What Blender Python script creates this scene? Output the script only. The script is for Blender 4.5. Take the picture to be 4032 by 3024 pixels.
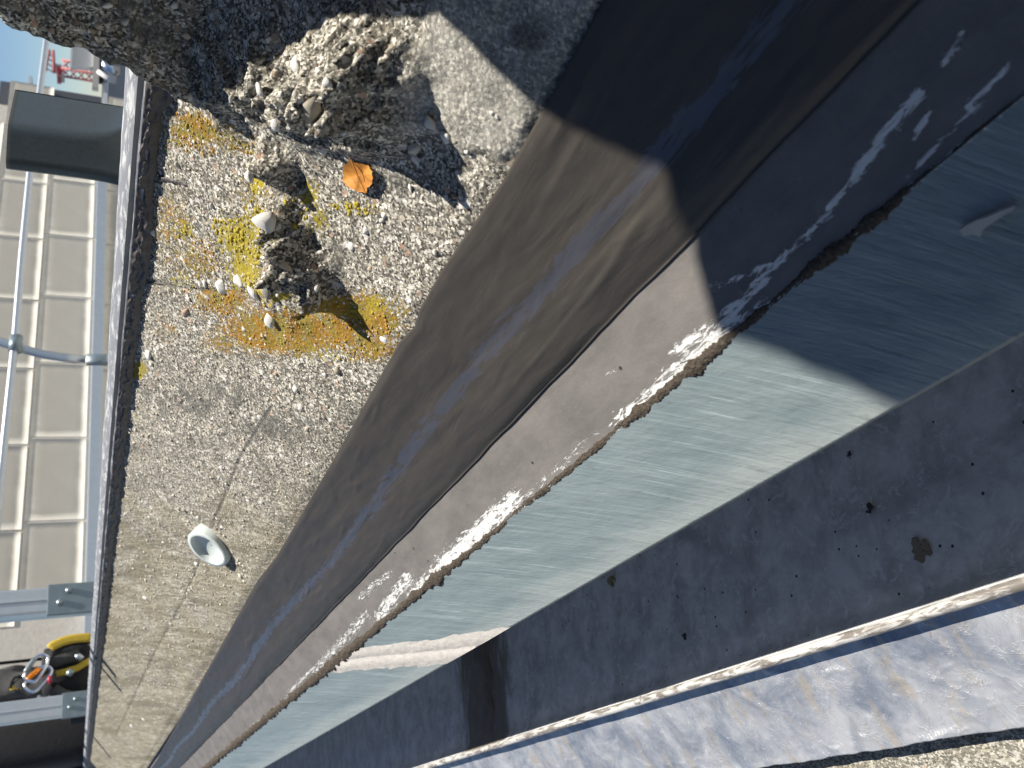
import bpy, bmesh, math, random
import numpy as np
from mathutils import Vector, Matrix

random.seed(7); rng = np.random.default_rng(7)
SC = bpy.context.scene
for o in list(bpy.data.objects): bpy.data.objects.remove(o)

# ------------------------------------------------------------------ camera
# A phone held sideways (image left is up) over a roof parapet.  Local frame about the camera:
# x along the parapet, b across it to the far side (world -y), z up from the eye.
EYE = 13.05                                  # eye height above street level, roof deck at 12.0
KP = 4032 / 2212.0                           # pixel helper works in a 2212 px wide picture
FPX = 3300.0
_c = np.array([2016., 1512.])
_v1 = np.array([300., 3445.]); _tilt = .03
AX = np.array([_v1[0]-_c[0], _v1[1]-_c[1], FPX]); AX /= np.linalg.norm(AX)
_h2 = np.array([_v1[0]+_tilt*4000-_c[0], _v1[1]-4000-_c[1], FPX])
AZ = np.cross(AX, _h2); AZ /= np.linalg.norm(AZ)
if AZ[0] > 0: AZ = -AZ
AY = np.cross(AZ, AX)
cam = bpy.data.cameras.new('camera'); camo = bpy.data.objects.new('camera', cam)
SC.collection.objects.link(camo); SC.camera = camo
Rm = Matrix(((AX[0], -AX[1], -AX[2]), (AY[0], -AY[1], -AY[2]), (AZ[0], -AZ[1], -AZ[2])))
camo.matrix_world = Matrix.Translation((0, 0, EYE)) @ Rm.to_4x4()
cam.sensor_width = 36; cam.lens = FPX/4032*36
cam.clip_start = .02; cam.clip_end = 3000
cam.dof.use_dof = True; cam.dof.focus_distance = .66; cam.dof.aperture_fstop = 15

# ------------------------------------------------------------------ light
SUN = np.array([-.11, .30, .94]); SUN /= np.linalg.norm(SUN)      # (x, b, z) towards the sun
w = bpy.data.worlds.new('World'); SC.world = w; w.use_nodes = True
nt = w.node_tree; nt.nodes.clear()
sky = nt.nodes.new('ShaderNodeTexSky'); sky.sky_type = 'NISHITA'; sky.sun_disc = False
sky.sun_elevation = math.asin(SUN[2]); sky.sun_rotation = math.atan2(SUN[0], -SUN[1])
sky.air_density = .8; sky.dust_density = .0; sky.ozone_density = 6.0
bg = nt.nodes.new('ShaderNodeBackground'); bg.inputs[1].default_value = .055
ow = nt.nodes.new('ShaderNodeOutputWorld')
nt.links.new(sky.outputs[0], bg.inputs[0]); nt.links.new(bg.outputs[0], ow.inputs[0])
sl = bpy.data.lights.new('sun', 'SUN'); sl.energy = 5.0; sl.angle = math.radians(.53); sl.color = (1, .94, .84)
so = bpy.data.objects.new('sun', sl); SC.collection.objects.link(so)
so.rotation_euler = Vector((SUN[0], -SUN[1], SUN[2])).to_track_quat('Z', 'Y').to_euler()
so.location = (0, 0, 30)
SC.view_settings.view_transform = 'Standard'; SC.view_settings.look = 'None'
SC.view_settings.gamma = 1; SC.view_settings.use_curve_mapping = False
SC.view_settings.exposure = .8
SC.cycles.max_bounces = 6

# ------------------------------------------------------------------ geometry helpers
def ray(px, py):
    r = np.array([px*KP-_c[0], py*KP-_c[1], FPX]); return np.array([r@AX, -(r@AY), r@AZ])   # x, b, z
def atX(px, py, X): r = ray(px, py); return r*(X/r[0])
def atB(px, py, B): r = ray(px, py); return r*(B/r[1])
def project(P):                              # (n,3) x,b,z -> 2212 px
    P = np.asarray(P, float); x, b, z = P[..., 0], P[..., 1], P[..., 2]
    C = x[..., None]*AX - b[..., None]*AY + z[..., None]*AZ
    return (C[..., 0]/C[..., 2]*FPX+_c[0])/KP, (C[..., 1]/C[..., 2]*FPX+_c[1])/KP
K = .55                                      # near roof group is scaled about the camera by this (tape about 150 mm wide)
def wv(P):                                   # local x,b,z scaled by K about the camera -> world metres
    P = np.asarray(P, float); Q = P*K; Q[..., 1] = -Q[..., 1]; Q[..., 2] = Q[..., 2]+EYE; return Q

def _h(ix, iy, s):
    n = (ix.astype(np.int64)*374761393 + iy.astype(np.int64)*668265263 + s*1274126177) & 0xffffffff
    n = ((n ^ (n >> 13))*1274126177) & 0xffffffff
    return ((n ^ (n >> 16)) & 0xffff)/65535.
def vnoise(x, y, s=0):
    ix, iy = np.floor(x), np.floor(y); fx, fy = x-ix, y-iy
    fx = fx*fx*(3-2*fx); fy = fy*fy*(3-2*fy)
    a = _h(ix, iy, s); b = _h(ix+1, iy, s); c = _h(ix, iy+1, s); d = _h(ix+1, iy+1, s)
    return (a*(1-fx)+b*fx)*(1-fy)+(c*(1-fx)+d*fx)*fy
def fbm(x, y, s=0, o=4):
    t = 0; a = .5
    for i in range(o): t = t+a*(vnoise(x, y, s+i*17)-.5); x = x*2.03; y = y*2.03; a *= .5
    return t                                 # about -.5 .. .5
def ridge(x, y, s=0, o=3):
    t = 0; a = .6
    for i in range(o): t = t+a*(1-np.abs(2*vnoise(x, y, s+i*13)-1)); x = x*2.1; y = y*2.1; a *= .5
    return t
def sstep(a, b, x): t = np.clip((x-a)/(b-a), 0, 1); return t*t*(3-2*t)

def link(o, parent=None):
    SC.collection.objects.link(o)
    if parent: o.parent = parent
    return o
def tag(o, label=None, cat=None, group=None, kind=None):
    if label: o['label'] = label
    if cat: o['category'] = cat
    if group: o['group'] = group
    if kind: o['kind'] = kind
    return o
def empty(name, loc=(0, 0, 0)):
    o = bpy.data.objects.new(name, None); o.location = wv(np.array(loc, float)).tolist(); o.empty_display_size = .05
    return link(o)
def mesh_obj(name, V, F, mat, parent=None, smooth=True, local=True, attrs=None, uv=None):
    V = np.asarray(V, float)
    if local: V = wv(V)
    if parent is not None: V = V-np.array(parent['_o'] if '_o' in parent else parent.location)
    me = bpy.data.meshes.new(name)
    F = [tuple(map(int, f)) for f in F] if not isinstance(F, np.ndarray) else F.tolist()
    me.from_pydata(V.tolist(), [], F)
    if smooth: me.polygons.foreach_set('use_smooth', [True]*len(me.polygons))
    for k, a in (attrs or {}).items():
        at = me.attributes.new(k, 'FLOAT', 'POINT'); at.data.foreach_set('value', np.asarray(a, np.float32).ravel())
    if uv is not None:
        ul = me.uv_layers.new(name='uv'); idx = np.zeros(len(me.loops), np.int32); me.loops.foreach_get('vertex_index', idx)
        ul.data.foreach_set('uv', np.asarray(uv, np.float32)[idx].ravel())
    me.materials.append(mat); me.update()
    o = bpy.data.objects.new(name, me)
    return link(o, parent)
def grid_faces(nu, nv, flip=False):
    i, j = np.meshgrid(np.arange(nu-1), np.arange(nv-1), indexing='ij')
    a = (i*nv+j).ravel(); F = np.stack([a, a+nv, a+nv+1, a+1], 1)
    return F[:, ::-1] if flip else F
def tube(path, r, n=10, closed=False, cap=True, flat=None):
    """round (or flat=(w,t)) bar along a path given in local coordinates"""
    P = np.asarray(path, float); m = len(P); V = []; F = []
    T = np.roll(P, -1, 0)-np.roll(P, 1, 0)
    if not closed: T[0] = P[1]-P[0]; T[-1] = P[-1]-P[-2]
    T /= np.linalg.norm(T, axis=1)[:, None]
    up = np.array([0, 0, 1.]) if abs(T[0][2]) < .9 else np.array([0, 1., 0])
    rr = np.broadcast_to(np.asarray(r, float), (m,))
    for k in range(m):
        s = np.cross(T[k], up); s /= np.linalg.norm(s); u = np.cross(s, T[k]); up = u
        for q in range(n):
            a = 2*math.pi*q/n
            if flat: 
                ca, sa = math.cos(a+math.pi/n), math.sin(a+math.pi/n)
                V.append(P[k]+s*flat[0]*np.sign(ca)*min(1, abs(ca)*1.42)+u*flat[1]*np.sign(sa)*min(1, abs(sa)*1.42))
            else: V.append(P[k]+rr[k]*(s*math.cos(a)+u*math.sin(a)))
    for k in range(m if closed else m-1):
        for q in range(n):
            a = k*n+q; b = k*n+(q+1) % n; c = ((k+1) % m)*n+(q+1) % n; d = ((k+1) % m)*n+q
            F.append((a, b, c, d))
    if cap and not closed: F.append(tuple(range(n))[::-1]); F.append(tuple((m-1)*n+q for q in range(n)))
    return V, F
def box(c, s, bev=.0):
    bm = bmesh.new(); bmesh.ops.create_cube(bm, size=1)
    for v in bm.verts: v.co = Vector((v.co.x*s[0]+c[0], v.co.y*s[1]+c[1], v.co.z*s[2]+c[2]))
    if bev: bmesh.ops.bevel(bm, geom=bm.edges[:], offset=bev, segments=2, affect='EDGES', profile=.6)
    V = [tuple(v.co) for v in bm.verts]; bm.verts.index_update(); F = [[v.index for v in f.verts] for f in bm.faces]; bm.free()
    return V, F
def joinm(*parts):
    V = []; F = []
    for v, f in parts:
        o = len(V); V += [tuple(p) for p in v]; F += [tuple(i+o for i in q) for q in f]
    return V, F

# ------------------------------------------------------------------ material helpers
class NT:
    def __init__(s, name):
        s.m = bpy.data.materials.new(name); s.m.use_nodes = True; s.t = s.m.node_tree
        s.p = s.t.nodes['Principled BSDF']; s.uvn = None
    def n(s, typ, ins=None, **kw):
        d = s.t.nodes.new(typ)
        for k, v in kw.items(): setattr(d, k, v)
        for k, v in (ins or {}).items():
            if hasattr(v, 'is_linked') or isinstance(v, bpy.types.NodeSocket): s.t.links.new(v, d.inputs[k])
            else: d.inputs[k].default_value = v
        return d
    def uv(s, sc=(1, 1, 1)):
        if not s.uvn: s.uvn = s.n('ShaderNodeTexCoord')
        return s.n('ShaderNodeMapping', {0: s.uvn.outputs['UV'], 3: sc}).outputs[0]
    def obj(s, sc=(1, 1, 1)):
        if not s.uvn: s.uvn = s.n('ShaderNodeTexCoord')
        return s.n('ShaderNodeMapping', {0: s.uvn.outputs['Object'], 3: tuple(c/K for c in sc)}).outputs[0]
    def noise(s, vec, scale=5, det=4, rough=.55, dist=0):
        return s.n('ShaderNodeTexNoise', {'Vector': vec, 'Scale': scale, 'Detail': det, 'Roughness': rough, 'Distortion': dist}).outputs['Fac']
    def vor(s, vec, scale, feat='F1', out='Distance', rnd=1.0):
        return s.n('ShaderNodeTexVoronoi', {'Vector': vec, 'Scale': scale, 'Randomness': rnd}, feature=feat).outputs[out]
    def ramp(s, fac, stops, mode='LINEAR'):
        r = s.n('ShaderNodeValToRGB', {0: fac}); cr = r.color_ramp; cr.interpolation = mode
        while len(cr.elements) < len(stops): cr.elements.new(.5)
        for e, (p, c) in zip(cr.elements, stops): e.position = p; e.color = (c if len(c) == 4 else (*c, 1)) if not isinstance(c, float) else (c, c, c, 1)
        return r.outputs[0]
    def mix(s, f, a, b, mode='MIX'):
        x = s.n('ShaderNodeMix', data_type='RGBA', blend_type=mode)
        for i, v in ((0, f), (6, a), (7, b)):
            if isinstance(v, bpy.types.NodeSocket): s.t.links.new(v, x.inputs[i])
            else: x.inputs[i].default_value = (*v, 1) if isinstance(v, tuple) and len(v) == 3 else v
        return x.outputs[2]
    def math(s, op, a, b=0., c=None):
        d = s.n('ShaderNodeMath', operation=op)
        for i, v in enumerate((a, b, c)):
            if v is None: continue
            if isinstance(v, bpy.types.NodeSocket): s.t.links.new(v, d.inputs[i])
            else: d.inputs[i].default_value = v
        return d.outputs[0]
    def attr(s, nm): return s.n('ShaderNodeAttribute', attribute_name=nm).outputs['Fac']
    def step(s, x, lo, hi):
        d = s.n('ShaderNodeMapRange', interpolation_type='SMOOTHSTEP')
        s.t.links.new(x, d.inputs[0]); d.inputs[1].default_value = lo; d.inputs[2].default_value = hi
        return d.outputs[0]
    def set(s, **kw):
        for k, v in kw.items():
            k = {'color': 'Base Color', 'rough': 'Roughness', 'metal': 'Metallic', 'spec': 'Specular IOR Level', 'coat': 'Coat Weight', 'coatr': 'Coat Roughness', 'trans': 'Transmission Weight', 'sss': 'Subsurface Weight'}.get(k, k)
            if isinstance(v, bpy.types.NodeSocket): s.t.links.new(v, s.p.inputs[k])
            else: s.p.inputs[k].default_value = (*v, 1) if isinstance(v, tuple) and len(v) == 3 else v
        return s
    def bump(s, h, dist=.001, strength=1., prev=None):
        b = s.n('ShaderNodeBump', {'Height': h, 'Distance': dist*K, 'Strength': strength})
        if prev is not None: s.t.links.new(prev, b.inputs['Normal'])
        s.t.links.new(b.outputs[0], s.p.inputs['Normal']); return b.outputs[0]

def plain(name, col, rough=.6, metal=0., var=.15, scale=30, bump=.0, spec=.5):
    m = NT(name); n = m.noise(m.obj(), scale, 5, .6)
    c = m.mix(n, tuple(x*(1-var) for x in col), tuple(min(1, x*(1+var)) for x in col))
    m.set(color=c, rough=rough, metal=metal, spec=spec)
    if bump: m.bump(n, bump)
    return m.m

def mat_concrete():
    m = NT('weathered_concrete'); o = m.obj()
    cell = m.vor(o, 330, out='Color'); cellv = m.n('ShaderNodeSeparateColor', {0: cell}).outputs
    big = m.n('ShaderNodeSeparateColor', {0: m.vor(o, 130, out='Color')}).outputs
    f = m.noise(o, 520, 3, .75); g = m.noise(o, 26, 5, .6); g2 = m.noise(o, 7, 4, .6)
    v = m.math('ADD', m.math('MULTIPLY', cellv[0], .5), m.math('MULTIPLY', f, .5))
    base = m.ramp(v, [(.27, (.03, .028, .025)), (.42, (.13, .12, .10)), (.54, (.29, .27, .225)), (.66, (.55, .515, .435)), (.78, (.88, .85, .76))])
    gcol = m.ramp(big[1], [(0, (.52, .47, .38)), (.3, (.72, .69, .63)), (.55, (.33, .27, .2)), (.75, (.78, .75, .7)), (.9, (.45, .3, .22)), (1, (.6, .55, .45))], 'CONSTANT')
    base = m.mix(m.math('MULTIPLY', m.step(big[0], .88, .92), m.math('SUBTRACT', 1., m.attr('smooth'))), base, gcol)
    sm = m.ramp(m.math('ADD', m.math('MULTIPLY', g, .6), m.math('MULTIPLY', f, .4)), [(.3, (.22, .215, .2)), (.5, (.42, .41, .37)), (.7, (.56, .55, .51))])
    base = m.mix(m.math('MULTIPLY', m.attr('smooth'), .55), base, sm)
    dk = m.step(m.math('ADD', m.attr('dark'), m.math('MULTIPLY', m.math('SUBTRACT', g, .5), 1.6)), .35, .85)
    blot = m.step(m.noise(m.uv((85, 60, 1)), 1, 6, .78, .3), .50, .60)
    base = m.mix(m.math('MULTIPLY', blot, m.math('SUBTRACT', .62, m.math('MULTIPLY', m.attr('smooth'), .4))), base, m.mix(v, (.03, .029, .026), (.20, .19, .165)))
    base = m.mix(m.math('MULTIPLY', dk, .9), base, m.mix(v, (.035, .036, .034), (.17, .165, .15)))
    el = m.noise(m.uv((120, 20, 1)), 1, 6, .8, .3); v = m.math('ADD', m.math('MULTIPLY', v, m.math('SUBTRACT', 1., m.math('MULTIPLY', m.attr('olive'), .75))), m.math('MULTIPLY', el, m.math('MULTIPLY', m.attr('olive'), .75)))
    base = m.mix(m.math('MULTIPLY', m.attr('olive'), .62), base, m.ramp(el, [(.36, (.03, .028, .024)), (.45, (.12, .112, .094)), (.52, (.29, .274, .232)), (.58, (.58, .55, .475)), (.66, (.90, .87, .78))]))
    run = m.noise(m.uv((16, 3.5, 1)), 1, 5, .68, .6); run2 = m.noise(m.obj((5, 2.5, 2.5)), 1, 4, .6, .3)
    base = m.mix(m.math('MULTIPLY', m.step(run, .50, .62), m.math('MULTIPLY', m.attr('olive'), 1.1)), base, m.mix(v, (.035, .034, .028), (.22, .205, .165)))
    base = m.mix(m.math('MULTIPLY', m.step(run2, .55, .75), .45), base, m.mix(v, (.05, .05, .046), (.2, .195, .18)))
    base = m.mix(m.math('MULTIPLY', m.step(run, .46, .32), m.math('MULTIPLY', m.attr('olive'), .6)), base, m.mix(v, (.25, .23, .18), (.78, .74, .65)))
    tan = m.step(m.math('ADD', m.attr('olive'), m.math('MULTIPLY', m.math('SUBTRACT', g2, .5), 1.5)), .3, .9)
    base = m.mix(m.math('MULTIPLY', tan, .5), base, m.mix(v, (.07, .06, .03), (.36, .31, .19)))
    lch = m.math('ADD', m.math('MULTIPLY', m.noise(o, 170, 3, .7), 1.1), m.math('MULTIPLY', m.noise(o, 40, 3, .6), .4))
    orf = m.step(m.math('ADD', m.math('MINIMUM', m.attr('orange'), .68), m.math('SUBTRACT', lch, .75)), .5, .62)
    yef = m.step(m.math('ADD', m.math('MINIMUM', m.attr('yellow'), .64), m.math('SUBTRACT', lch, .75)), .5, .62)
    hue = m.step(m.noise(o, 38, 3, .6), .4, .62); base = m.mix(orf, base, m.mix(hue, m.mix(f, (.13, .075, .010), (.44, .23, .03)), m.mix(f, (.10, .085, .015), (.34, .26, .05))))
    base = m.mix(yef, base, m.mix(f, (.16, .125, .012), (.46, .37, .04)))
    m.set(color=base, rough=.93, spec=.25)
    n1 = m.bump(m.math('ADD', m.math('MULTIPLY', v, 1.), m.math('MULTIPLY', m.vor(o, 170), -.7)), .0018, 1.)
    m.bump(g, .004, .6, n1)
    return m.m

def mat_tape():
    m = NT('flashing_tape_film'); u = m.uv()
    a = m.noise(m.uv((9, 60, 1)), 1, 4, .6); scr = m.noise(m.uv((14, 700, 1)), 1, 3, .7)
    dust = m.noise(u, 900, 2, .6); cl = m.noise(u, 18, 4, .6)
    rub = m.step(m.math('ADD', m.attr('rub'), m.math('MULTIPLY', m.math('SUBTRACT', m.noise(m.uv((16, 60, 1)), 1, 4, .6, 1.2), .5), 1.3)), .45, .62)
    c = m.mix(cl, (.041, .036, .030), (.058, .051, .043))
    c = m.mix(m.step(scr, .66, .74), c, (.085, .08, .076)); c = m.mix(m.step(dust, .73, .78), c, (.28, .26, .24))
    c = m.mix(m.math('MULTIPLY', rub, .4), c, (.060, .068, .095))  # bluish sky reflection painted into the tape colour along the fold
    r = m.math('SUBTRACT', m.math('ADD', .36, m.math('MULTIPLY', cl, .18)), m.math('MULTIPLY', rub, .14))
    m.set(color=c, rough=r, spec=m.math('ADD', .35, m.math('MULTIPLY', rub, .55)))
    n1 = m.bump(m.noise(m.uv((9, 26, 1)), 1, 3, .45, .6), .006, .35)
    m.bump(scr, .0003, .5, n1)
    return m.m

def mat_strip():
    m = NT('weathered_lead_strip'); u = m.uv()
    cl = m.noise(m.uv((10, 20, 1)), 1, 6, .65); fine = m.noise(u, 700, 3, .7); cr = m.noise(m.uv((25, 40, 1)), 1, 6, .7, .6)
    c = m.mix(m.step(cl, .25, .75), (.085, .078, .073), (.16, .148, .138)); c = m.mix(m.math('MULTIPLY', fine, .45), c, (.21, .198, .187), 'MIX')
    c = m.mix(m.math('MULTIPLY', m.step(m.math('ABSOLUTE', m.math('SUBTRACT', cr, .5)), .008, .0), .22), c, (.3, .285, .27))
    sp = m.vor(m.uv((55, 55, 1)), 1); spc = m.n('ShaderNodeSeparateColor', {0: m.vor(m.uv((55, 55, 1)), 1, out='Color')}).outputs[0]
    spot = m.math('MULTIPLY', m.step(sp, .16, .12), m.step(spc, .86, .87))
    c = m.mix(spot, c, (.035, .033, .032))
    wn = m.noise(m.uv((42, 190, 1)), 1, 7, .78, .8); wf = m.math('ADD', m.math('MULTIPLY', m.attr('white'), .92), m.math('MULTIPLY', m.math('SUBTRACT', wn, .5), 1.9))
    wm = m.step(wf, .46, .56)
    c = m.mix(wm, c, m.mix(m.noise(m.uv((60, 300, 1)), 1, 4, .7), (.55, .55, .54), (.84, .84, .83)))
    m.set(color=c, rough=m.math('SUBTRACT', .62, m.math('MULTIPLY', wm, .2)), spec=.4)
    n1 = m.bump(fine, .0006, .5); n2 = m.bump(m.math('MULTIPLY', wm, m.noise(m.uv((70, 240, 1)), 1, 5, .7, 1.)), .003, .8, n1)
    m.bump(cl, .003, .5, n2)
    return m.m

def mat_panel():
    m = NT('streaked_glaze_panel'); 
    st = m.noise(m.uv((42, 5, 1)), 1, 6, .66, .5); st2 = m.noise(m.uv((150, 7, 1)), 1, 4, .65, .4); cl = m.noise(m.uv((8, 12, 1)), 1, 5, .6)
    c = m.mix(m.step(cl, .3, .7), (.158, .198, .208), (.20, .242, .25))
    c = m.mix(m.math('MULTIPLY', m.step(st, .56, .72), .5), c, (.31, .355, .37)); c = m.mix(m.math('MULTIPLY', m.step(st2, .58, .68), .6), c, (.36, .415, .43))
    gr = m.step(m.math('ADD', m.attr('foot'), m.math('MULTIPLY', m.math('SUBTRACT', cl, .5), .8)), .3, 1.)
    c = m.mix(m.math('MULTIPLY', gr, .6), c, (.31, .335, .325))
    pk = m.noise(m.uv((160, 160, 1)), 1, 3, .7); c = m.mix(m.step(pk, .70, .74), c, (.5, .51, .5)); gr2 = m.noise(m.uv((30, 30, 1)), 1, 6, .75, .6); c = m.mix(m.math('MULTIPLY', m.step(gr2, .54, .68), .35), c, (.11, .125, .12))
    wf = m.step(m.math('ADD', m.attr('white'), m.math('SUBTRACT', m.noise(m.uv((60, 60, 1)), 1, 5, .7), .5)), .45, .6)
    c = m.mix(wf, c, m.mix(cl, (.55, .52, .49), (.82, .79, .76)))
    m.set(color=c, rough=m.math('ADD', .3, m.math('MULTIPLY', st, .25)), spec=.5)
    m.bump(m.math('ADD', m.math('MULTIPLY', st, 1.), m.math('MULTIPLY', cl, 2.5)), .0025, .6)
    return m.m

def mat_gutter():
    m = NT('dull_gutter_lining'); 
    cl = m.noise(m.uv((14, 14, 1)), 1, 7, .68, .4); st = m.noise(m.uv((26, 6, 1)), 1, 5, .65, .3); bl = m.noise(m.uv((45, 45, 1)), 1, 6, .72, 1.)
    c = m.mix(m.step(cl, .3, .7), (.38, .385, .38), (.68, .685, .68)); c = m.mix(m.math('MULTIPLY', m.step(st, .5, .75), .6), c, (.66, .67, .68))
    c = m.mix(m.math('MULTIPLY', m.step(bl, .54, .62), .6), c, (.74, .755, .77)); c = m.mix(m.step(bl, .30, .24), c, (.06, .06, .062))
    sp = m.vor(m.uv((60, 60, 1)), 1); spc = m.n('ShaderNodeSeparateColor', {0: m.vor(m.uv((60, 60, 1)), 1, out='Color')}).outputs[0]
    c = m.mix(m.math('MULTIPLY', m.step(sp, .17, .12), m.step(spc, .8, .82)), c, (.03, .03, .03))
    ru = m.step(m.math('ADD', m.attr('rust'), m.math('MULTIPLY', m.math('SUBTRACT', st, .5), .9)), .4, .7)
    c = m.mix(m.math('MULTIPLY', ru, .85), c, m.mix(bl, (.045, .033, .02), (.13, .10, .06)))
    m.set(color=c, rough=.48, metal=0., spec=.5); m.bump(m.math('ADD', cl, m.math('MULTIPLY', st, .6)), .004, .5)
    return m.m

def mat_foil():
    m = NT('crinkled_foil_facing'); 
    cl = m.noise(m.uv((12, 12, 1)), 1, 6, .65, .5); bl = m.noise(m.uv((55, 55, 1)), 1, 5, .7, .8); st = m.noise(m.uv((30, 9, 1)), 1, 5, .7, .6)
    c = m.mix(m.step(cl, .3, .7), (.22, .25, .31), (.54, .55, .57)); c = m.mix(m.math('MULTIPLY', m.step(st, .50, .70), .75), c, (.46, .40, .32))
    c = m.mix(m.step(bl, .66, .72), c, (.25, .21, .17)); c = m.mix(m.math('MULTIPLY', m.step(bl, .4, .3), .6), c, (.7, .71, .73))
    m.set(color=c, rough=m.math('ADD', .24, m.math('MULTIPLY', bl, .3)), metal=.5)
    r1 = m.math('ABSOLUTE', m.math('SUBTRACT', m.noise(m.uv((34, 20, 1)), 1, 4, .6, 1.2), .5)); r2 = m.math('ABSOLUTE', m.math('SUBTRACT', m.noise(m.uv((90, 40, 1)), 1, 3, .6, 1.), .5))
    m.bump(m.math('ADD', m.math('MULTIPLY', m.step(r1, .05, 0.), 1.), m.math('MULTIPLY', m.step(r2, .06, 0.), .15)), .0012, .4)
    return m.m

def mat_block():
    m = NT('pale_concrete_block'); o = m.obj(); rnd = m.n('ShaderNodeObjectInfo').outputs['Random']
    big = m.noise(o, 5, 4, .6); f = m.noise(o, 60, 5, .65); pit = m.noise(o, 25, 3, .6)
    c = m.mix(big, (.42, .395, .335), (.52, .487, .42)); c = m.mix(m.math('MULTIPLY', f, .3), c, (.46, .43, .37))
    c = m.mix(m.step(pit, .71, .75), c, (.26, .24, .2))
    e = m.step(m.math('ADD', m.attr('edge'), m.math('MULTIPLY', m.math('SUBTRACT', big, .5), .9)), .3, .95)
    c = m.mix(m.math('MULTIPLY', e, .75), c, (.72, .685, .60)); c = m.mix(m.math('MULTIPLY', rnd, .14), c, (.42, .39, .34))
    m.set(color=c, rough=.9); m.bump(f, .003, .5); return m.m

M = {}
M['conc'] = mat_concrete(); M['tape'] = mat_tape(); M['strip'] = mat_strip(); M['panel'] = mat_panel()
M['gutter'] = mat_gutter(); M['foil'] = mat_foil(); M['block'] = mat_block()
M['mortar'] = plain('pale_mortar', (.62, .58, .51), .95, var=.2, scale=20, bump=.003)
M['bead'] = plain('crumbling_brown_mortar', (.085, .07, .055), .95, var=.9, scale=230, bump=.006, spec=.2)
M['seal'] = plain('black_brown_bitumen', (.058, .05, .046), .55, var=.45, scale=60, bump=.004)
M['galv'] = plain('galvanised_steel', (.50, .54, .58), .38, metal=.75, var=.12, scale=18)
M['galvd'] = plain('dull_galvanised_plate', (.24, .29, .31), .42, metal=.55, var=.25, scale=25)
M['alu'] = plain('white_grey_rail', (.60, .62, .63), .35, metal=.6, var=.1, scale=20)
M['bracket'] = plain('dark_green_grey_paint', (.058, .072, .078), .42, metal=.25, var=.35, scale=140)
M['cap'] = plain('pale_grey_plastic', (.50, .55, .54), .5, var=.1, scale=60, bump=.0006)
M['dark'] = plain('dark_gap', (.02, .02, .022), .9)
M['core'] = plain('rough_wall_concrete', (.3, .28, .25), .95, var=.3, scale=15, bump=.006)
M['deck'] = plain('roof_deck_felt', (.30, .30, .29), .9, var=.25, scale=3, bump=.004)
M['ground'] = plain('street_asphalt', (.07, .07, .07), .95, var=.3, scale=.2)
M['black'] = plain('black_cloth', (.011, .012, .016), .85, var=.4, scale=20, bump=.003)
M['greycloth'] = plain('charcoal_cloth', (.06, .058, .056), .9, var=.3, scale=30, bump=.003)
M['skin'] = plain('skin', (.55, .35, .26), .5, var=.08)
M['yellow'] = plain('yellow_webbing', (.52, .36, .03), .7, var=.3, scale=80)
M['orange'] = plain('orange_anodised', (.85, .25, .02), .3, metal=.4)
M['steel'] = plain('bright_steel', (.75, .77, .8), .2, metal=.95, var=.05)
M['red'] = plain('red_plastic', (.45, .03, .06), .4)
M['helmet'] = plain('white_helmet', (.75, .75, .74), .3)
M['crane'] = plain('crane_red', (.55, .16, .15), .6)
M['white'] = plain('off_white_paint', (.72, .72, .7), .5)
M['plant'] = plain('grey_cladding', (.32, .33, .34), .5, metal=.3)
M['cream'] = plain('cream_fascia', (.55, .51, .45), .6)

# ------------------------------------------------------------------ roof profile (b, z relative to the eye)
def pol(a, r): return np.array([r*math.cos(math.radians(a)), -r*math.sin(math.radians(a))])
T0 = pol(5, .92); T1 = pol(35.3, .65); TM = pol(43, .642); T2 = pol(49.7, .635); T3 = pol(58, .622); T4 = pol(70, .65)
SLOPE = float(np.linalg.norm(T1-T0)); DN = (T1-T0)/SLOPE; NN = np.array([-DN[1]*-1, 0])  # placeholder
NN = np.array([DN[1], -DN[0]])                 # outward normal of the concrete slope: towards camera and up
if NN[1] < 0: NN = -NN
def onslope(X, q, h=0.):
    X = np.asarray(X, float); q = np.asarray(q, float); h = np.asarray(h, float)+0*q
    b = T0[0]+q*(T1-T0)[0]+h*NN[0]; z = T0[1]+q*(T1-T0)[1]+h*NN[1]
    return np.stack(np.broadcast_arrays(X, b, z), -1)
def hitline(px, py, A, B):
    r = ray(px, py); D = B-A; t, q = np.linalg.solve(np.array([[r[1], -D[0]], [r[2], -D[1]]]), A)
    return r*t, q
def slopehit(px, py): P, q = hitline(px, py, T0, T1); return P[0], q
def geo(a, b, r): n = int(math.log(b/a)/math.log(r))+1; return a*np.power(b/a, np.linspace(0, 1, n))

# ------------------------------------------------------------------ setting
K = .55
V, F = box((200, -200, -.05), (1600, 1600, .1)); g = mesh_obj('ground', np.array(V)*[1, 1, 1], F, M['ground'], local=False, smooth=False); tag(g, kind='structure')
K = 1.; V, F = box((6, 2.5, -1.05-.15), (22, 13, .3)); d = mesh_obj('roof_deck', V, F, M['deck'], smooth=False); tag(d, kind='structure'); K = .55

# ------------------------------------------------------------------ concrete parapet
parapet = empty('concrete_parapet', (1., .7, -1.9)); tag(parapet, 'weathered lichen-covered concrete parapet slope with embedded pebbles and broken end', 'parapet')

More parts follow.
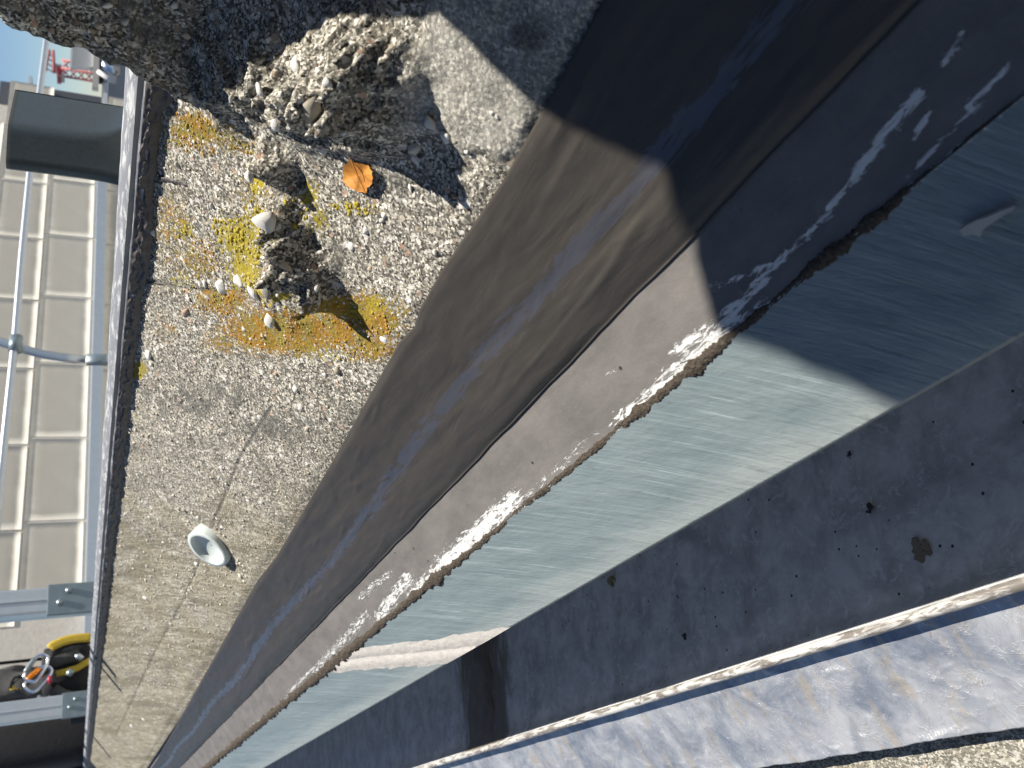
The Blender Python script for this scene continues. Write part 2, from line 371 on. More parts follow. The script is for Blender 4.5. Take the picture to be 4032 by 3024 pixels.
LUMPS = [(600, 345, .024, .045), (628, 460, .026, .048), (655, 530, .030, .060), (690, 590, .030, .060), (715, 635, .018, .036), (600, 585, .035, .016), (575, 400, .020, .018), (560, 620, .03, .012), (620, 660, .03, .016),
         (560, 210, .03, .010), (660, 250, .035, .018), (760, 250, .035, .030), (830, 240, .028, .034), (480, 215, .04, .016), (640, 190, .045, .030), (730, 190, .05, .036), (820, 190, .035, .036), (850, 120, .035, .034), (780, 110, .05, .036), (560, 150, .05, .026), (470, 150, .05, .022)]
LUMPC = [(*slopehit(x, y), r, h) for x, y, r, h in LUMPS]
def poly_mask(px, py, poly, soft):
    """soft inside mask of a polygon in picture coordinates"""
    d = np.full(px.shape, 1e9); ins = np.zeros(px.shape, bool); n = len(poly)
    for i in range(n):
        x0, y0 = poly[i]; x1, y1 = poly[(i+1) % n]; dx, dy = x1-x0, y1-y0
        t = np.clip(((px-x0)*dx+(py-y0)*dy)/(dx*dx+dy*dy), 0, 1)
        d = np.minimum(d, np.hypot(px-x0-t*dx, py-y0-t*dy))
        c = ((y0 > py) != (y1 > py)) & (px < dx*(py-y0)/(dy if dy else 1e-9)+x0); ins ^= c
    return np.clip(.5+np.where(ins, d, -d)/(2*soft), 0, 1)
CEM = [(935, -200), (925, 60), (880, 280), (960, 290), (1000, 330), (1060, 320), (1085, 345), (1120, 330), (1400, -200)]
def conc_height(X, q):
    px, py = project(onslope(X, q)); s = q*SLOPE
    h = .0035*fbm(X*45, s*45, 3, 4)+.0016*fbm(X*190, s*190, 9, 2)+.004*fbm(X*9, s*9, 5, 2)
    L = 0
    for cx, cq, r, a in LUMPC: L = L+a*np.exp(-(((X-cx)/r)**2+((q-cq)*SLOPE/r)**2)*.8)
    L = L*(.15+1.05*ridge(X*34, s*34, 21, 4)*.9)
    hole = slopehit(640, 385); L = L-.022*np.exp(-((X-hole[0])/.013)**2-((q-hole[1])*SLOPE/.012)**2)
    h = h+L
    cem = poly_mask(px, py, CEM, 9); h = h+.0045*cem*(.6+.8*vnoise(X*30, s*30, 4))-.003*cem*fbm(X*60, s*60, 4, 3)
    for line in ([(330, 610), (390, 622), (470, 632)], [(640, 268), (700, 290), (860, 300), (900, 325)], [(585, 880), (520, 985), (470, 1110), (400, 1290), (330, 1420), (250, 1590)], [(640, 690), (700, 665), (740, 640)]):
        dd = np.full(np.shape(px), 1e9)
        for (x0, y0), (x1, y1) in zip(line[:-1], line[1:]):
            dx, dy = x1-x0, y1-y0; t = np.clip(((px-x0)*dx+(py-y0)*dy)/(dx*dx+dy*dy), 0, 1)
            dd = np.minimum(dd, np.hypot(px-x0-t*dx, py-y0-t*dy))
        wob = 2.5*fbm(px*.05, py*.05, 8, 3)
        h = h-(.0022 if line[0][0] == 585 else .005)*np.exp(-((dd+wob)/3.2)**2)
    keep = 1-sstep(.93, .99, q); return h*keep+(-.004-.12*np.clip(q-1., 0, 1))*(1-keep)
xs = geo(.30, 12., 1.0048); qs = np.concatenate([np.linspace(-.03, 1.0, 150), [1.025]])
XX, QQ = np.meshgrid(xs, qs, indexing='ij'); HH = conc_height(XX, QQ)
P = onslope(XX, QQ, HH); px, py = project(onslope(XX, QQ))
def gm(lst):
    t = 0
    for x, y, rx, ry, a in lst: t = np.maximum(t, a*np.exp(-((px-x)/rx)**2-((py-y)/ry)**2))
    return t
orange = gm([(430, 280, 130, 75, .68), (520, 310, 120, 60, .55), (480, 650, 110, 55, .68), (620, 715, 210, 75, .85), (760, 690, 160, 90, .85), (800, 750, 110, 55, .70), (500, 740, 130, 50, .58), (420, 560, 130, 120, .56), (370, 480, 90, 140, .56), (800, 450, 90, 40, .48), (360, 700, 60, 70, .5), (980, 480, 60, 80, .42), (620, 240, 60, 40, .42), (560, 420, 120, 120, .52)])
yellow = gm([(570, 370, 30, 70, .85), (580, 480, 90, 80, .70), (510, 510, 75, 75, .72), (540, 570, 80, 75, .78), (610, 620, 80, 45, .70), (670, 420, 55, 55, .6), (690, 470, 45, 60, .6), (400, 500, 50, 40, .58), (300, 800, 22, 26, .9), (760, 450, 120, 35, .50), (800, 660, 120, 60, .58), (390, 605, 60, 40, .55), (300, 900, 60, 80, .44), (230, 1130, 60, 110, .40), (330, 1000, 110, 90, .36), (700, 760, 160, 60, .5)])
olive = np.clip(.15+.55*sstep(900, 1250, py), 0, .75)
dark = gm([(400, 120, 300, 90, .3), (430, 860, 170, 60, .72), (610, 925, 150, 50, .75), (900, 400, 120, 70, .6), (640, 400, 60, 60, .4), (740, 560, 50, 90, .5), (450, 960, 160, 50, .55), (1150, 70, 60, 50, .8), (1220, 90, 60, 120, .35), (760, 900, 80, 40, .6), (540, 1130, 260, 26, .6), (300, 1160, 120, 40, .6), (420, 1330, 200, 26, .6), (330, 1480, 140, 24, .6), (330, 1040, 120, 30, .5), (620, 1010, 80, 20, .5), (260, 1390, 120, 16, .5), (230, 1560, 120, 18, .55), (850, 440, 130, 50, .5), (320, 420, 60, 60, .3)])
for line in ([(585, 880), (520, 985), (470, 1110), (400, 1290), (330, 1420), (250, 1590)], [(330, 610), (390, 622), (470, 632)], [(860, 300), (950, 292), (1000, 330), (1070, 322)]):
    dd = np.full(px.shape, 1e9)
    for (x0, y0), (x1, y1) in zip(line[:-1], line[1:]):
        dx, dy = x1-x0, y1-y0; t = np.clip(((px-x0)*dx+(py-y0)*dy)/(dx*dx+dy*dy), 0, 1); dd = np.minimum(dd, np.hypot(px-x0-t*dx, py-y0-t*dy))
    dark = np.maximum(dark, 1.1*np.exp(-((dd+3*fbm(px*.05, py*.05, 8, 3))/4.)**2))
smooth = poly_mask(px, py, CEM, 20)
fo = mesh_obj('slope', P.reshape(-1, 3), grid_faces(len(xs), len(qs)), M['conc'], parapet, attrs=dict(orange=orange, yellow=yellow, olive=olive, dark=dark, smooth=smooth), uv=np.stack([np.log(XX)+.44*QQ, QQ*SLOPE], -1).reshape(-1, 2))
# solid body under the slope and ledge
prof = [(T0[0]+.05, -.047), (T0[0]+.012, -.045), (T0[0], T0[1]-.02), (T1[0], T1[1]-.02), (T2[0], T2[1]-.02), (T3[0], T3[1]-.02), (T3[0]-.005, T3[1]-.05), (.475, -.66), (.475, -1.9), (T0[0]+.05, -1.9)]
V = [(x, b, z) for x in (-.6, 12.5) for b, z in prof]; n = len(prof)
F = [(i, (i+1) % n, n+(i+1) % n, n+i) for i in range(n)]+[tuple(range(n)), tuple(range(n, 2*n))[::-1]]
mesh_obj('wall_body', V, F, M['core'], parapet, smooth=False)

# added unseen walls that block sky light from the shaded near end
K = 1.
V, F = box((-.62, -.15, .45), (.36, 1.9, 3.0), .01); rw = mesh_obj('sky_blocker_near', V, F, M['core'], smooth=False); tag(rw, 'added grey concrete slab, unseen, blocking sky light at the near end of the parapet', 'wall')
V, F = box((-1.25, -1.5, .6), (2.5, .3, 3.3), .01); rw = mesh_obj('sky_blocker_back', V, F, plain('dark_blocker', (.075, .055, .045), .9, var=.4, scale=12), smooth=False); tag(rw, 'added dark slab, unseen, blocking sky light from behind the eye', 'wall')  # dark unseen wall added to cut sky light behind the eye
K = .55
def pier():
    """broken concrete block on the top edge; ragged end seen against the sky, unseen upper part shaped to shade the flashing"""
    ol = np.array([(-.22, .90), (-.09, .865), (-.03, .835), (.034, .812), (.10, .80), (.13, .71), (.16, .62), (.275, .527), (.374, .442), (.428, .399), (.558, .379), (.674, .360), (.782, .321), (.848, .295), (.917, .258), (.949, .274), (.981, .289), (1.063, .311), (1.153, .321), (1.20, .298), (1.28, .262), (1.351, .231), (1.437, .198), (1.52, .10), (1.58, -.1)])  # unseen upper outline is shaped to cast the wanted shadow edge
    zs = np.concatenate([np.linspace(-.22, .16, 90), np.linspace(.168, 1.58, 150)]); Xo = np.interp(zs, ol[:, 0], ol[:, 1])
    V = []; loopn = None; NO = []
    for z, xo in zip(zs, Xo):
        fx = xo-.02-(xo+.5)*(np.linspace(1, 0, 110)**2.2); L = [(x, .868, 0, -1) for x in fx]
        L += [(xo-.012+.012*math.sin(a), .880-.012*math.cos(a), math.sin(a), -math.cos(a)) for a in np.linspace(.25, 1.57, 5)]
        L += [(xo-1.3*max(0, b-.89)*(1 if z > .2 else .3), b, 1, 0) for b in np.linspace(.90, 1.13, 22)]+[(x, 1.15, 0, 1) for x in np.linspace(xo-.34, -.75, 8)]
        loopn = len(L); V += [(x, b, z) for x, b, _, _ in L]; NO += [(nx, nb, 0) for _, _, nx, nb in L]
    V = np.array(V); NO = np.array(NO, float); u_ = V[:, 0]-V[:, 1]
    sm_ = 1-.75*sstep(.12, .3, V[:, 2]); h = .014*fbm(u_*22, V[:, 2]*22, 31, 3)+.012*(ridge(u_*48, V[:, 2]*48, 5, 3)-.6)+.004*fbm(u_*170, V[:, 2]*170, 12, 2); V = V+NO*(h*sm_)[:, None]
    nz = len(zs); F = [(i*loopn+k, i*loopn+(k+1) % loopn, (i+1)*loopn+(k+1) % loopn, (i+1)*loopn+k) for i in range(nz-1) for k in range(loopn)]+[tuple((nz-1)*loopn+k for k in range(loopn))]
    z = np.zeros(len(V))
    return mesh_obj('broken_pier', V, F, M['conc'], parapet, attrs=dict(orange=z+.12, yellow=z+.14, olive=z, dark=z+.6, smooth=z), uv=np.stack([V[:, 0], V[:, 2]], 1))  # raised dark value paints the pier's shade into its colour
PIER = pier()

# ---- pebbles: single stones bedded in or lying on the slope
pebm = NT('pebble_stone'); rnd = pebm.n('ShaderNodeObjectInfo').outputs['Random']
pc = pebm.ramp(rnd, [(0, (.62, .59, .52)), (.22, (.72, .70, .65)), (.42, (.40, .36, .29)), (.55, (.30, .29, .27)), (.68, (.56, .46, .34)), (.8, (.5, .36, .28)), (.88, (.75, .73, .69))], 'CONSTANT')
pn = pebm.noise(pebm.obj(), 90, 5, .65); pc = pebm.mix(pebm.step(pn, .5, .75), pc, (.16, .15, .12)); pebm.set(color=pc, rough=.75); pebm.bump(pn, .002, .6)
shm = NT('white_shell'); sn = shm.noise(shm.obj(), 70, 5, .7); shm.set(color=shm.mix(shm.step(sn, .5, .75), (.78, .77, .73), (.46, .43, .38)), rough=.6); shm.bump(sn, .002, .6)
def peb_mesh(seed, flat, mat):
    r = random.Random(seed); bm = bmesh.new(); bmesh.ops.create_icosphere(bm, subdivisions=2, radius=1)
    ax = [Vector((r.gauss(0, 1), r.gauss(0, 1), r.gauss(0, 1))).normalized() for _ in range(11)]; dd = [r.uniform(.42, .8) for _ in ax]
    for v in bm.verts:
        for a, d_ in zip(ax, dd):
            e = v.co.dot(a)-d_
            if e > 0: v.co -= a*e*.97
        v.co.z *= flat; v.co.y *= r.uniform(.72, .76)
    me = bpy.data.meshes.new('pebble'); bm.to_mesh(me); bm.free(); me.materials.append(mat)
    me.polygons.foreach_set('use_smooth', [True]*len(me.polygons)); return me
PM = [peb_mesh(i, f, pebm.m) for i, f in enumerate((.8, .55, .65, .9, .5, .7))]; SM = [peb_mesh(20+i, f, shm.m) for i, f in enumerate((.35, .5, .28, .6))]
UP = Vector((0, -NN[0], NN[1]))
def slope_frame(): 
    x = Vector((1, 0, 0)); return Matrix((x, UP.cross(x), UP)).transposed()
SF = slope_frame()
def put_pebble(px_, py_, size, me, rot, lift=.25, tilt=.15, extra=0.):
    X, q = slopehit(px_, py_); h = float(conc_height(np.array([[X]]), np.array([[q]]))[0, 0])+extra
    p = wv(onslope(X, q, h+size*lift*.5)); o = bpy.data.objects.new('pebble', me); link(o, parapet)
    Rr = SF @ (Matrix.Rotation(rot, 3, 'Z') @ Matrix.Rotation(random.uniform(-tilt, tilt), 3, 'X') @ Matrix.Rotation(random.uniform(-tilt, tilt), 3, 'Y'))
    mw = Matrix.Translation(Vector(p)-parapet.location) @ Rr.to_4x4() @ Matrix.Diagonal((size*K, size*K, size*K, 1)); o.matrix_basis = mw
    return o
mpp = lambda px_, py_: float(np.linalg.norm(np.array(onslope(*slopehit(px_, py_)))))*KP/FPX     # metres per picture pixel
KEY = [(626, 450, 36, 'S3', 0), (598, 350, 20, 'S1', 1.2), (640, 560, 26, 'P0', .4), (600, 620, 20, 'P3', 1), (480, 625, 26, 'S0', .3), (515, 605, 24, 'S2', 1), (560, 625, 30, 'S2', .2), (590, 690, 22, 'S1', .3), (680, 540, 18, 'P1', 1.5), (660, 660, 20, 'P4', 2.9), (900, 320, 20, 'P3', .3),
       (320, 765, 22, 'S0', .4), (665, 925, 14, 'P1', 0), (560, 905, 12, 'S0', .3), (830, 735, 20, 'S2', .4), (730, 800, 14, 'P0', 0), (640, 840, 14, 'S1', .2), (650, 880, 12, 'P2', 1), (440, 610, 18, 'S2', .2), (400, 675, 20, 'P1', 0), (330, 500, 14, 'S1', .3), (940, 260, 24, 'P5', .6), (970, 290, 22, 'S2', .2), (870, 350, 14, 'S2', .9),
       (660, 640, 22, 'S1', 2.6), (720, 600, 14, 'P2', .3), (600, 205, 14, 'P5', 0), (560, 190, 12, 'P1', .3), (670, 240, 16, 'S1', .5), (885, 405, 16, 'S2', .4), (830, 465, 14, 'S1', .2), (700, 810, 10, 'S3', .1), (620, 870, 9, 'P4', 0), (940, 545, 12, 'P2', 0), (760, 535, 16, 'S1', .1), (790, 500, 14, 'S3', 1),
       (370, 1350, 10, 'S0', .2), (425, 1218, 9, 'S1', .2), (285, 1570, 9, 'S0', .3), (310, 1555, 8, 'S2', .1), (545, 1020, 9, 'S3', .2), (600, 1060, 8, 'P1', .1)]
for x, y, r, k, a in KEY:
    put_pebble(x, y, r*mpp(x, y)*(1.0 if k[0] == 'S' else .95), (PM if k[0] == 'P' else SM)[int(k[1])], a, .15 if r > 20 else -.1, .5)
# stones bedded in the broken pier's foot
cnt = 0
while cnt < 210:
    x, y = random.uniform(215, 1180), random.uniform(205, 1300)
    X, q = slopehit(x, y)
    if not (.05 < q < .9) or X < .5: continue
    r = random.choice((3.2, 3.8, 4.5, 5.5, 7, 9))*random.uniform(.8, 1.2)
    put_pebble(x, y, r*mpp(x, y)*.9, random.choice(PM+SM), random.uniform(0, 6.3), -.1, .4); cnt += 1
from mathutils.bvhtree import BVHTree
_pv = [PIER.matrix_world @ Vector((0, 0, 0))]
_bv = BVHTree.FromPolygons([Vector(v.co)+parapet.location for v in PIER.data.vertices], [tuple(p.vertices) for p in PIER.data.polygons])
def peb_on(x, y, r, me, a):
    dr = ray(x, y); hit = _bv.ray_cast(Vector((0, 0, EYE)), Vector((dr[0], -dr[1], dr[2])).normalized())
    if hit[0] is None:
        if y > 95 and x > 430: put_pebble(x, y, r*mpp(x, y)*.75, me, a, .5)
        return
    o = bpy.data.objects.new('pebble', me); link(o, parapet); s_ = r*hit[3]*KP/FPX*.75; q_ = hit[1].to_track_quat('Z', 'Y').to_matrix()
    o.matrix_basis = Matrix.Translation(hit[0]-parapet.location) @ (q_ @ Matrix.Rotation(a, 3, 'Z')).to_4x4() @ Matrix.Diagonal((s_, s_, s_, 1))
for a in [(700, 40, 34, SM[3], 1.3), (812, 52, 36, PM[3], .8), (700, 118, 32, SM[1], 1.1), (790, 188, 50, PM[1], .2), (735, 165, 16, PM[0], 0), (830, 130, 22, SM[3], .7), (640, 165, 24, SM[0], .6), (770, 240, 22, PM[5], .3), (600, 150, 16, PM[2], .4), (850, 235, 14, SM[1], 2.)]: peb_on(*a)
for i_ in range(46): peb_on(random.uniform(10, 900), random.uniform(5, 120), random.choice((5, 6, 8, 11, 15)), random.choice(PM+SM[1:2]), random.uniform(0, 6))

# ---- small grit and lichen crusts, too many to count
def blob_field(name, pts, sizes, mat, flat=.6, sub=1):
    bm = bmesh.new(); bmesh.ops.create_icosphere(bm, subdivisions=sub, radius=1)
    bv = np.array([v.co[:] for v in bm.verts]); bm.verts.index_update(); bf = np.array([[v.index for v in f.verts] for f in bm.faces]); bm.free()
    n = len(pts); R = np.array(SF)
    sc = np.stack([sizes*rng.uniform(.7, 1.3, n), sizes*rng.uniform(.7, 1.3, n), sizes*flat*rng.uniform(.6, 1.4, n)], 1)
    loc = bv[None]*(K*sc[:, None])*rng.uniform(.75, 1.2, (n, len(bv), 1)); an = rng.uniform(0, 6.28, n); ca, sa = np.cos(an)[:, None], np.sin(an)[:, None]
    x = loc[..., 0]*ca-loc[..., 1]*sa; y = loc[..., 0]*sa+loc[..., 1]*ca
    loc = np.stack([x, y, loc[..., 2]], -1)@R.T+wv(pts)[:, None]
    F = (bf[None]+(np.arange(n)*len(bv))[:, None, None]).reshape(-1, 3)
    o = mesh_obj(name, loc.reshape(-1, 3), F, mat, parapet, local=False); o['kind'] = 'stuff'; return o
def scatter(mask_fn, n, near=True):
    X = np.exp(rng.uniform(math.log(.45), math.log(4.5), n)); q = rng.uniform(.02, .93, n); p = onslope(X, q); a, b_ = project(p)
    keep = rng.uniform(0, 1, n) < mask_fn(a, b_); X, q = X[keep], q[keep]
    h = conc_height(X[:, None], q[:, None])[:, 0]; return onslope(X, q, h), X
def gmask(lst):
    def f(a, b_):
        t = 0
        for x, y, rx, ry, w_ in lst: t = np.maximum(t, w_*np.exp(-((a-x)/rx)**2-((b_-y)/ry)**2))
        cl = vnoise(a*.045, b_*.045, 3)*.6+vnoise(a*.11, b_*.11, 5)*.4
        return np.clip((t-.25)*2*sstep(.38, .62, cl), 0, 1)
    return f
grm = NT('grit'); gi = grm.noise(grm.obj(), 190, 0, .5); grm.set(color=grm.ramp(gi, [(.3, (.12, .11, .09)), (.45, (.36, .33, .28)), (.6, (.66, .63, .56)), (.7, (.40, .32, .22))]), rough=.85)
p, X = scatter(lambda a, b_: .85*np.ones_like(a)*(1-.85*poly_mask(a, b_, CEM, 20)), 4200); blob_field('grit', p, (.0011+.0022*rng.uniform(0, 1, len(p))**3)*np.clip(X, .7, 2)*.9, grm.m, .7)
lom = NT('orange_lichen'); t = lom.noise(lom.obj(), 120, 3, .6); lom.set(color=lom.mix(lom.step(lom.noise(lom.obj(), 38, 3, .6), .4, .62), lom.mix(t, (.20, .10, .012), (.54, .28, .035)), lom.mix(t, (.14, .115, .02), (.42, .33, .06))), rough=.95); lom.bump(t, .002)
lym = NT('mustard_lichen'); t = lym.noise(lym.obj(), 120, 3, .6); lym.set(color=lym.mix(t, (.20, .155, .012), (.55, .44, .05)), rough=.95); lym.bump(t, .002)
p, X = scatter(gmask([(430, 280, 110, 55, .8), (480, 650, 90, 40, .9), (640, 725, 170, 45, 1), (790, 720, 100, 60, 1), (500, 310, 80, 40, .7), (420, 560, 80, 80, .55)]), 22000); blob_field('orange_lichen', p, rng.uniform(.0012, .0032, len(p)), lom.m)
p, X = scatter(gmask([(570, 380, 28, 60, 1), (545, 560, 60, 60, 1), (580, 470, 60, 60, .9), (500, 500, 50, 50, .9), (670, 430, 35, 50, .8), (610, 630, 50, 30, .9), (300, 800, 16, 22, 1.2), (400, 500, 25, 18, .8), (800, 660, 80, 30, .6), (760, 450, 70, 18, .7)]), 27000); blob_field('mustard_lichen', p, rng.uniform(.0014, .0042, len(p)), lym.m)

# ------------------------------------------------------------------ flashing tape
def edge_from(points, A, B):
    H = [hitline(x, y, A, B) for x, y in points]; X = np.array([h[0][0] for h in H]); q = np.array([h[1] for h in H]); o = np.argsort(X)
    return lambda x: np.interp(x, X[o], q[o])
qL = edge_from([(1340, -60), (1180, 232), (1092, 388), (960, 580), (912, 665), (902, 700), (868, 735), (730, 980), (600, 1200), (560, 1250), (340, 1640)], T0, T1)
xs = geo(.06, 12., 1.005); nv = 56
def tape_pt(X, v, lift):
    L = onslope(X, qL(X), 0.0); 
    bl, zl = L[..., 1], L[..., 2]
    wob = .0035*fbm(X*14, 0*X, 77, 3)
    R = T2+(T3-T2)*0.0; rb, rz = R[0]-wob, R[1]-wob*.5
    m1 = sstep(.0, 1, v)
    va = np.clip(v/.52, 0, 1); vb = np.clip((v-.52)/.48, 0, 1)
    b = np.where(v < .52, bl+(TM[0]-bl)*va, TM[0]+(rb-TM[0])*vb); z = np.where(v < .52, zl+(TM[1]-zl)*va, TM[1]+(rz-TM[1])*vb)
    dz = .004*np.exp(-((v-.52)/.10)**2)                # soft roll along the fold
    s = v*.27
    wr = .0065*fbm(X*5, s*20+X*2, 41, 3)+.0120*np.clip(ridge(X*3.2+s*5, s*24-X*2.2, 51, 2)-.70, 0, 1)*sstep(0, .12, v)*sstep(1, .8, v)*sstep(.35, .7, vnoise(X*4, s*9, 71))+.0006*fbm(X*40, s*70, 61, 2)
    k = sstep(0, .06, v)*sstep(1., .94, v)
    n = NN
    h = lift*(1-1.15*sstep(.78, 1., v))+.0012*(1-sstep(.9, 1., v))+(wr+.003)*k
    return np.stack(np.broadcast_arrays(X, b+n[0]*h, z+n[1]*h), -1)
vs = np.linspace(0, 1, nv); XX, VV = np.meshgrid(xs, vs, indexing='ij')
P = tape_pt(XX, VV, .0035)
under = tape_pt(xs[:, None], np.array([[0., 1.]]), -.001)
P2 = np.concatenate([under[:, :1], P, under[:, 1:]], 1)
uvv = np.stack([np.repeat(xs[:, None], nv+2, 1), np.repeat(np.concatenate([[0], vs, [1]])[None]*.27, len(xs), 0)], -1)
sheen_v = np.concatenate([[0], vs, [1]])[None]; rub = .66*np.exp(-((sheen_v-.53-.04*np.sin(xs[:, None]*5))/.11)**2)+.3*np.exp(-((sheen_v-.92)/.05)**2)*sstep(1., 2.5, xs[:, None])
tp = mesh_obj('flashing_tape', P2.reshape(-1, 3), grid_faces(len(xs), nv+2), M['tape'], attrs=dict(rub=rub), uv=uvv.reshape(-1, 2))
tag(tp, 'wide wrinkled dark brown-grey adhesive flashing tape along the foot of the concrete', 'flashing tape')

# ------------------------------------------------------------------ lead strip below the tape
xs = geo(.06, 12., 1.0045); vs = np.linspace(-.25, 1.0, 46); XX, VV = np.meshgrid(xs, vs, indexing='ij')
b = T2[0]+(T3-T2)[0]*VV; z = T2[1]+(T3-T2)[1]*VV
h = .0022*fbm(XX*7, VV*3, 15, 3)-.003; b = b-.5*h*0; z = z+h
wob = .004*fbm(XX*20, 0*XX, 90, 3)*sstep(.85, 1, VV); b = b+wob
P = np.stack([XX, b, z], -1); px, py = project(P)
def seg_mask(lines):
    t = np.zeros(px.shape)
    for x0, y0, x1, y1, wd, a in lines:
        dx, dy = x1-x0, y1-y0; tt = np.clip(((px-x0)*dx+(py-y0)*dy)/(dx*dx+dy*dy), 0, 1)
        t = np.maximum(t, a*np.exp(-(np.hypot(px-x0-tt*dx, py-y0-tt*dy)/wd)**2))
    return t
white = seg_mask([(2080, 70, 2040, 130, 16, .74), (1985, 200, 1900, 300, 22, .76), (1940, 250, 1850, 370, 20, .74), (1860, 370, 1790, 450, 18, .72), (2010, 240, 1975, 300, 12, .7), (1790, 460, 1660, 590, 16, .64), (1660, 570, 1540, 620, 14, .6), (1660, 640, 1600, 690, 16, .66), (2180, 140, 2090, 230, 12, .66), (2140, 200, 1960, 380, 12, .6), (1660, 590, 1560, 690, 22, .72),
                  (1580, 690, 1400, 860, 30, .68), (1540, 700, 1450, 760, 20, .62), (1480, 800, 1340, 900, 20, .66), (1330, 800, 1310, 810, 10, .55), (1420, 860, 1250, 960, 10, .5), (1260, 960, 1140, 1070, 16, .52),
                  (1110, 1080, 960, 1220, 32, .75), (960, 1220, 900, 1280, 30, .68), (880, 1250, 820, 1330, 22, .66), (840, 1240, 780, 1290, 14, .55), (790, 1330, 680, 1450, 18, .55), (640, 1500, 560, 1590, 20, .6), (740, 1380, 620, 1500, 8, .56), (560, 1560, 500, 1630, 14, .56), (1730, 380, 1690, 420, 5, .52), (2150, 250, 1950, 420, 10, .5)])
white = np.maximum(white, .44*sstep(.86, 1., VV))
st = mesh_obj('flashing_strip', P.reshape(-1, 3), grid_faces(len(xs), len(vs)), M['strip'], attrs=dict(white=white), uv=np.stack([XX, VV*.09], -1).reshape(-1, 2))
tag(st, 'narrow taupe lead flashing strip with flaking white paint beneath the tape', 'flashing strip')

# ------------------------------------------------------------------ crumbling mortar bead along the strip's lower edge
BL = [(2300, 180, 5), (2212, 238, 6), (2100, 310, 7), (2000, 385, 8), (1940, 405, 14), (1890, 440, 15), (1840, 490, 12), (1790, 545, 20), (1740, 600, 10), (1640, 690, 9), (1585, 725, 15), (1530, 765, 20), (1460, 840, 16), (1380, 890, 14), (1300, 950, 8), (1230, 1005, 10), (1100, 1115, 7), (1000, 1195, 9), (950, 1240, 13), (880, 1305, 9), (800, 1380, 10), (740, 1430, 13), (640, 1520, 9), (560, 1585, 8), (480, 1659, 7), (400, 1735, 6)]
H = [hitline(x, y, T2, T4+(T3-T4)*0) for x, y, _ in BL]
BX = np.array([h[0][0] for h in H]); BR = np.array([r*float(np.linalg.norm(h[0]))*KP/FPX*.62 for (x, y, r), h in zip(BL, H)]); o_ = np.argsort(BX)
BY = np.array([project(np.array([[X, *T3]]))[0][0] for X in BX])
offs = []
for (x, y, _), X in zip(BL, BX):
    a0, a1 = project(np.array([[X, *T3]])); offs.append(0)
xs = geo(.06, 12., 1.0042); nr = 18; rr = np.interp(xs, BX[o_], BR[o_])*(.75+.7*(vnoise(xs*60, xs*0, 4)))
an = np.linspace(0, 2*math.pi, nr, endpoint=False); XX, AA = np.meshgrid(xs, an, indexing='ij')
R_ = rr[:, None]*(1+.9*fbm(XX*90, AA*1.2, 6, 3)+1.2*fbm(XX*330, AA*3, 16, 2))
cb = T3[0]+.003*fbm(xs*25, xs*0, 44, 3); cz = T3[1]-.0025+0*xs
tb = -(T4-T3)/np.linalg.norm(T4-T3)
P = np.stack([XX, cb[:, None]+R_*np.cos(AA)*1.15*tb[0]+R_*np.sin(AA)*.45*tb[1]*-1, cz[:, None]+R_*np.cos(AA)*1.15*tb[1]+R_*np.sin(AA)*.45], -1)
F = [(i*nr+j, (i+1)*nr+j, (i+1)*nr+(j+1) % nr, i*nr+(j+1) % nr) for i in range(len(xs)-1) for j in range(nr)]
mb = mesh_obj('mortar_bead', P.reshape(-1, 3), F, M['bead']); tag(mb, 'ragged crumbling brown mortar bead between lead strip and pale panels', 'mortar bead')

# ------------------------------------------------------------------ pale glazed panels sloping to the gutter
XA = hitline(742, 1452, T3, T4)[0][0]; XB = hitline(1030, 1408, T3, T4)[0][0]; XS = .5*(XA+XB)
def panel(name, x0, x1, label):
    xs = geo(x0, x1, 1.006); vs = np.linspace(0, 1, 40); XX, VV = np.meshgrid(xs, vs, indexing='ij')
    b = T3[0]+(T4-T3)[0]*VV; z = T3[1]+(T4-T3)[1]*VV; h = .0012*fbm(XX*6, VV*2, 25, 3)-.001; z = z+h
    P = np.stack([XX, b, z], -1); foot = sstep(.45, 1.05, VV); wt = .75*np.exp(-((XX-XA-(XB-XA)*VV)/.06)**2)+.5*np.exp(-(VV/.035)**2)+.3*np.exp(-((1-VV)/.03)**2)
    lo = P[:, -1:].copy(); lo[..., 2] -= .004; lo[..., 1] += .012; lo2 = lo.copy(); lo2[..., 1] += .03; lo2[..., 2] += .026
    P = np.concatenate([P, lo, lo2], 1); pad = lambda a: np.concatenate([a, a[:, -1:], a[:, -1:]], 1)
    uvp = np.stack([pad(np.log(XX)+.24*VV), pad(VV*.16)], -1)
    o = mesh_obj(name, P.reshape(-1, 3), grid_faces(len(xs), len(vs)+2), M['panel'], attrs=dict(foot=pad(foot), white=pad(wt)), uv=uvp.reshape(-1, 2)); tag(o, label, 'panel'); return o
panel('sloping_panel', .06, XS, 'long pale blue-grey streaked sloping panel half in shadow above the gutter')
panel('sloping_panel', XS, 12., 'pale grey sloping panel beyond the whitened cross joint')
fl = [(2075, 490), (2090, 480), (2110, 470), (2135, 462), (2160, 450), (2195, 437), (2192, 446), (2165, 462), (2140, 478), (2125, 490), (2120, 505), (2105, 500), (2085, 503)]
V = []
for hgt in (.001, .005):
    for x, y in fl: p_ = hitline(x, y, T3, T4)[0]; V.append(p_+np.array([0, -.7*hgt, .7*hgt]))
nf = len(fl); F = [tuple(range(nf, 2*nf))]+[(k, (k+1) % nf, nf+(k+1) % nf, nf+k) for k in range(nf)]
o = mesh_obj('paint_flake', V, F, plain('old_paint_flake', (.42, .41, .38), .8, var=.3, scale=40), smooth=False); tag(o, 'small curled pale paint flake stuck to the shaded part of the long panel', 'paint flake')
xs = np.linspace(0, 1, 60); V = []; 
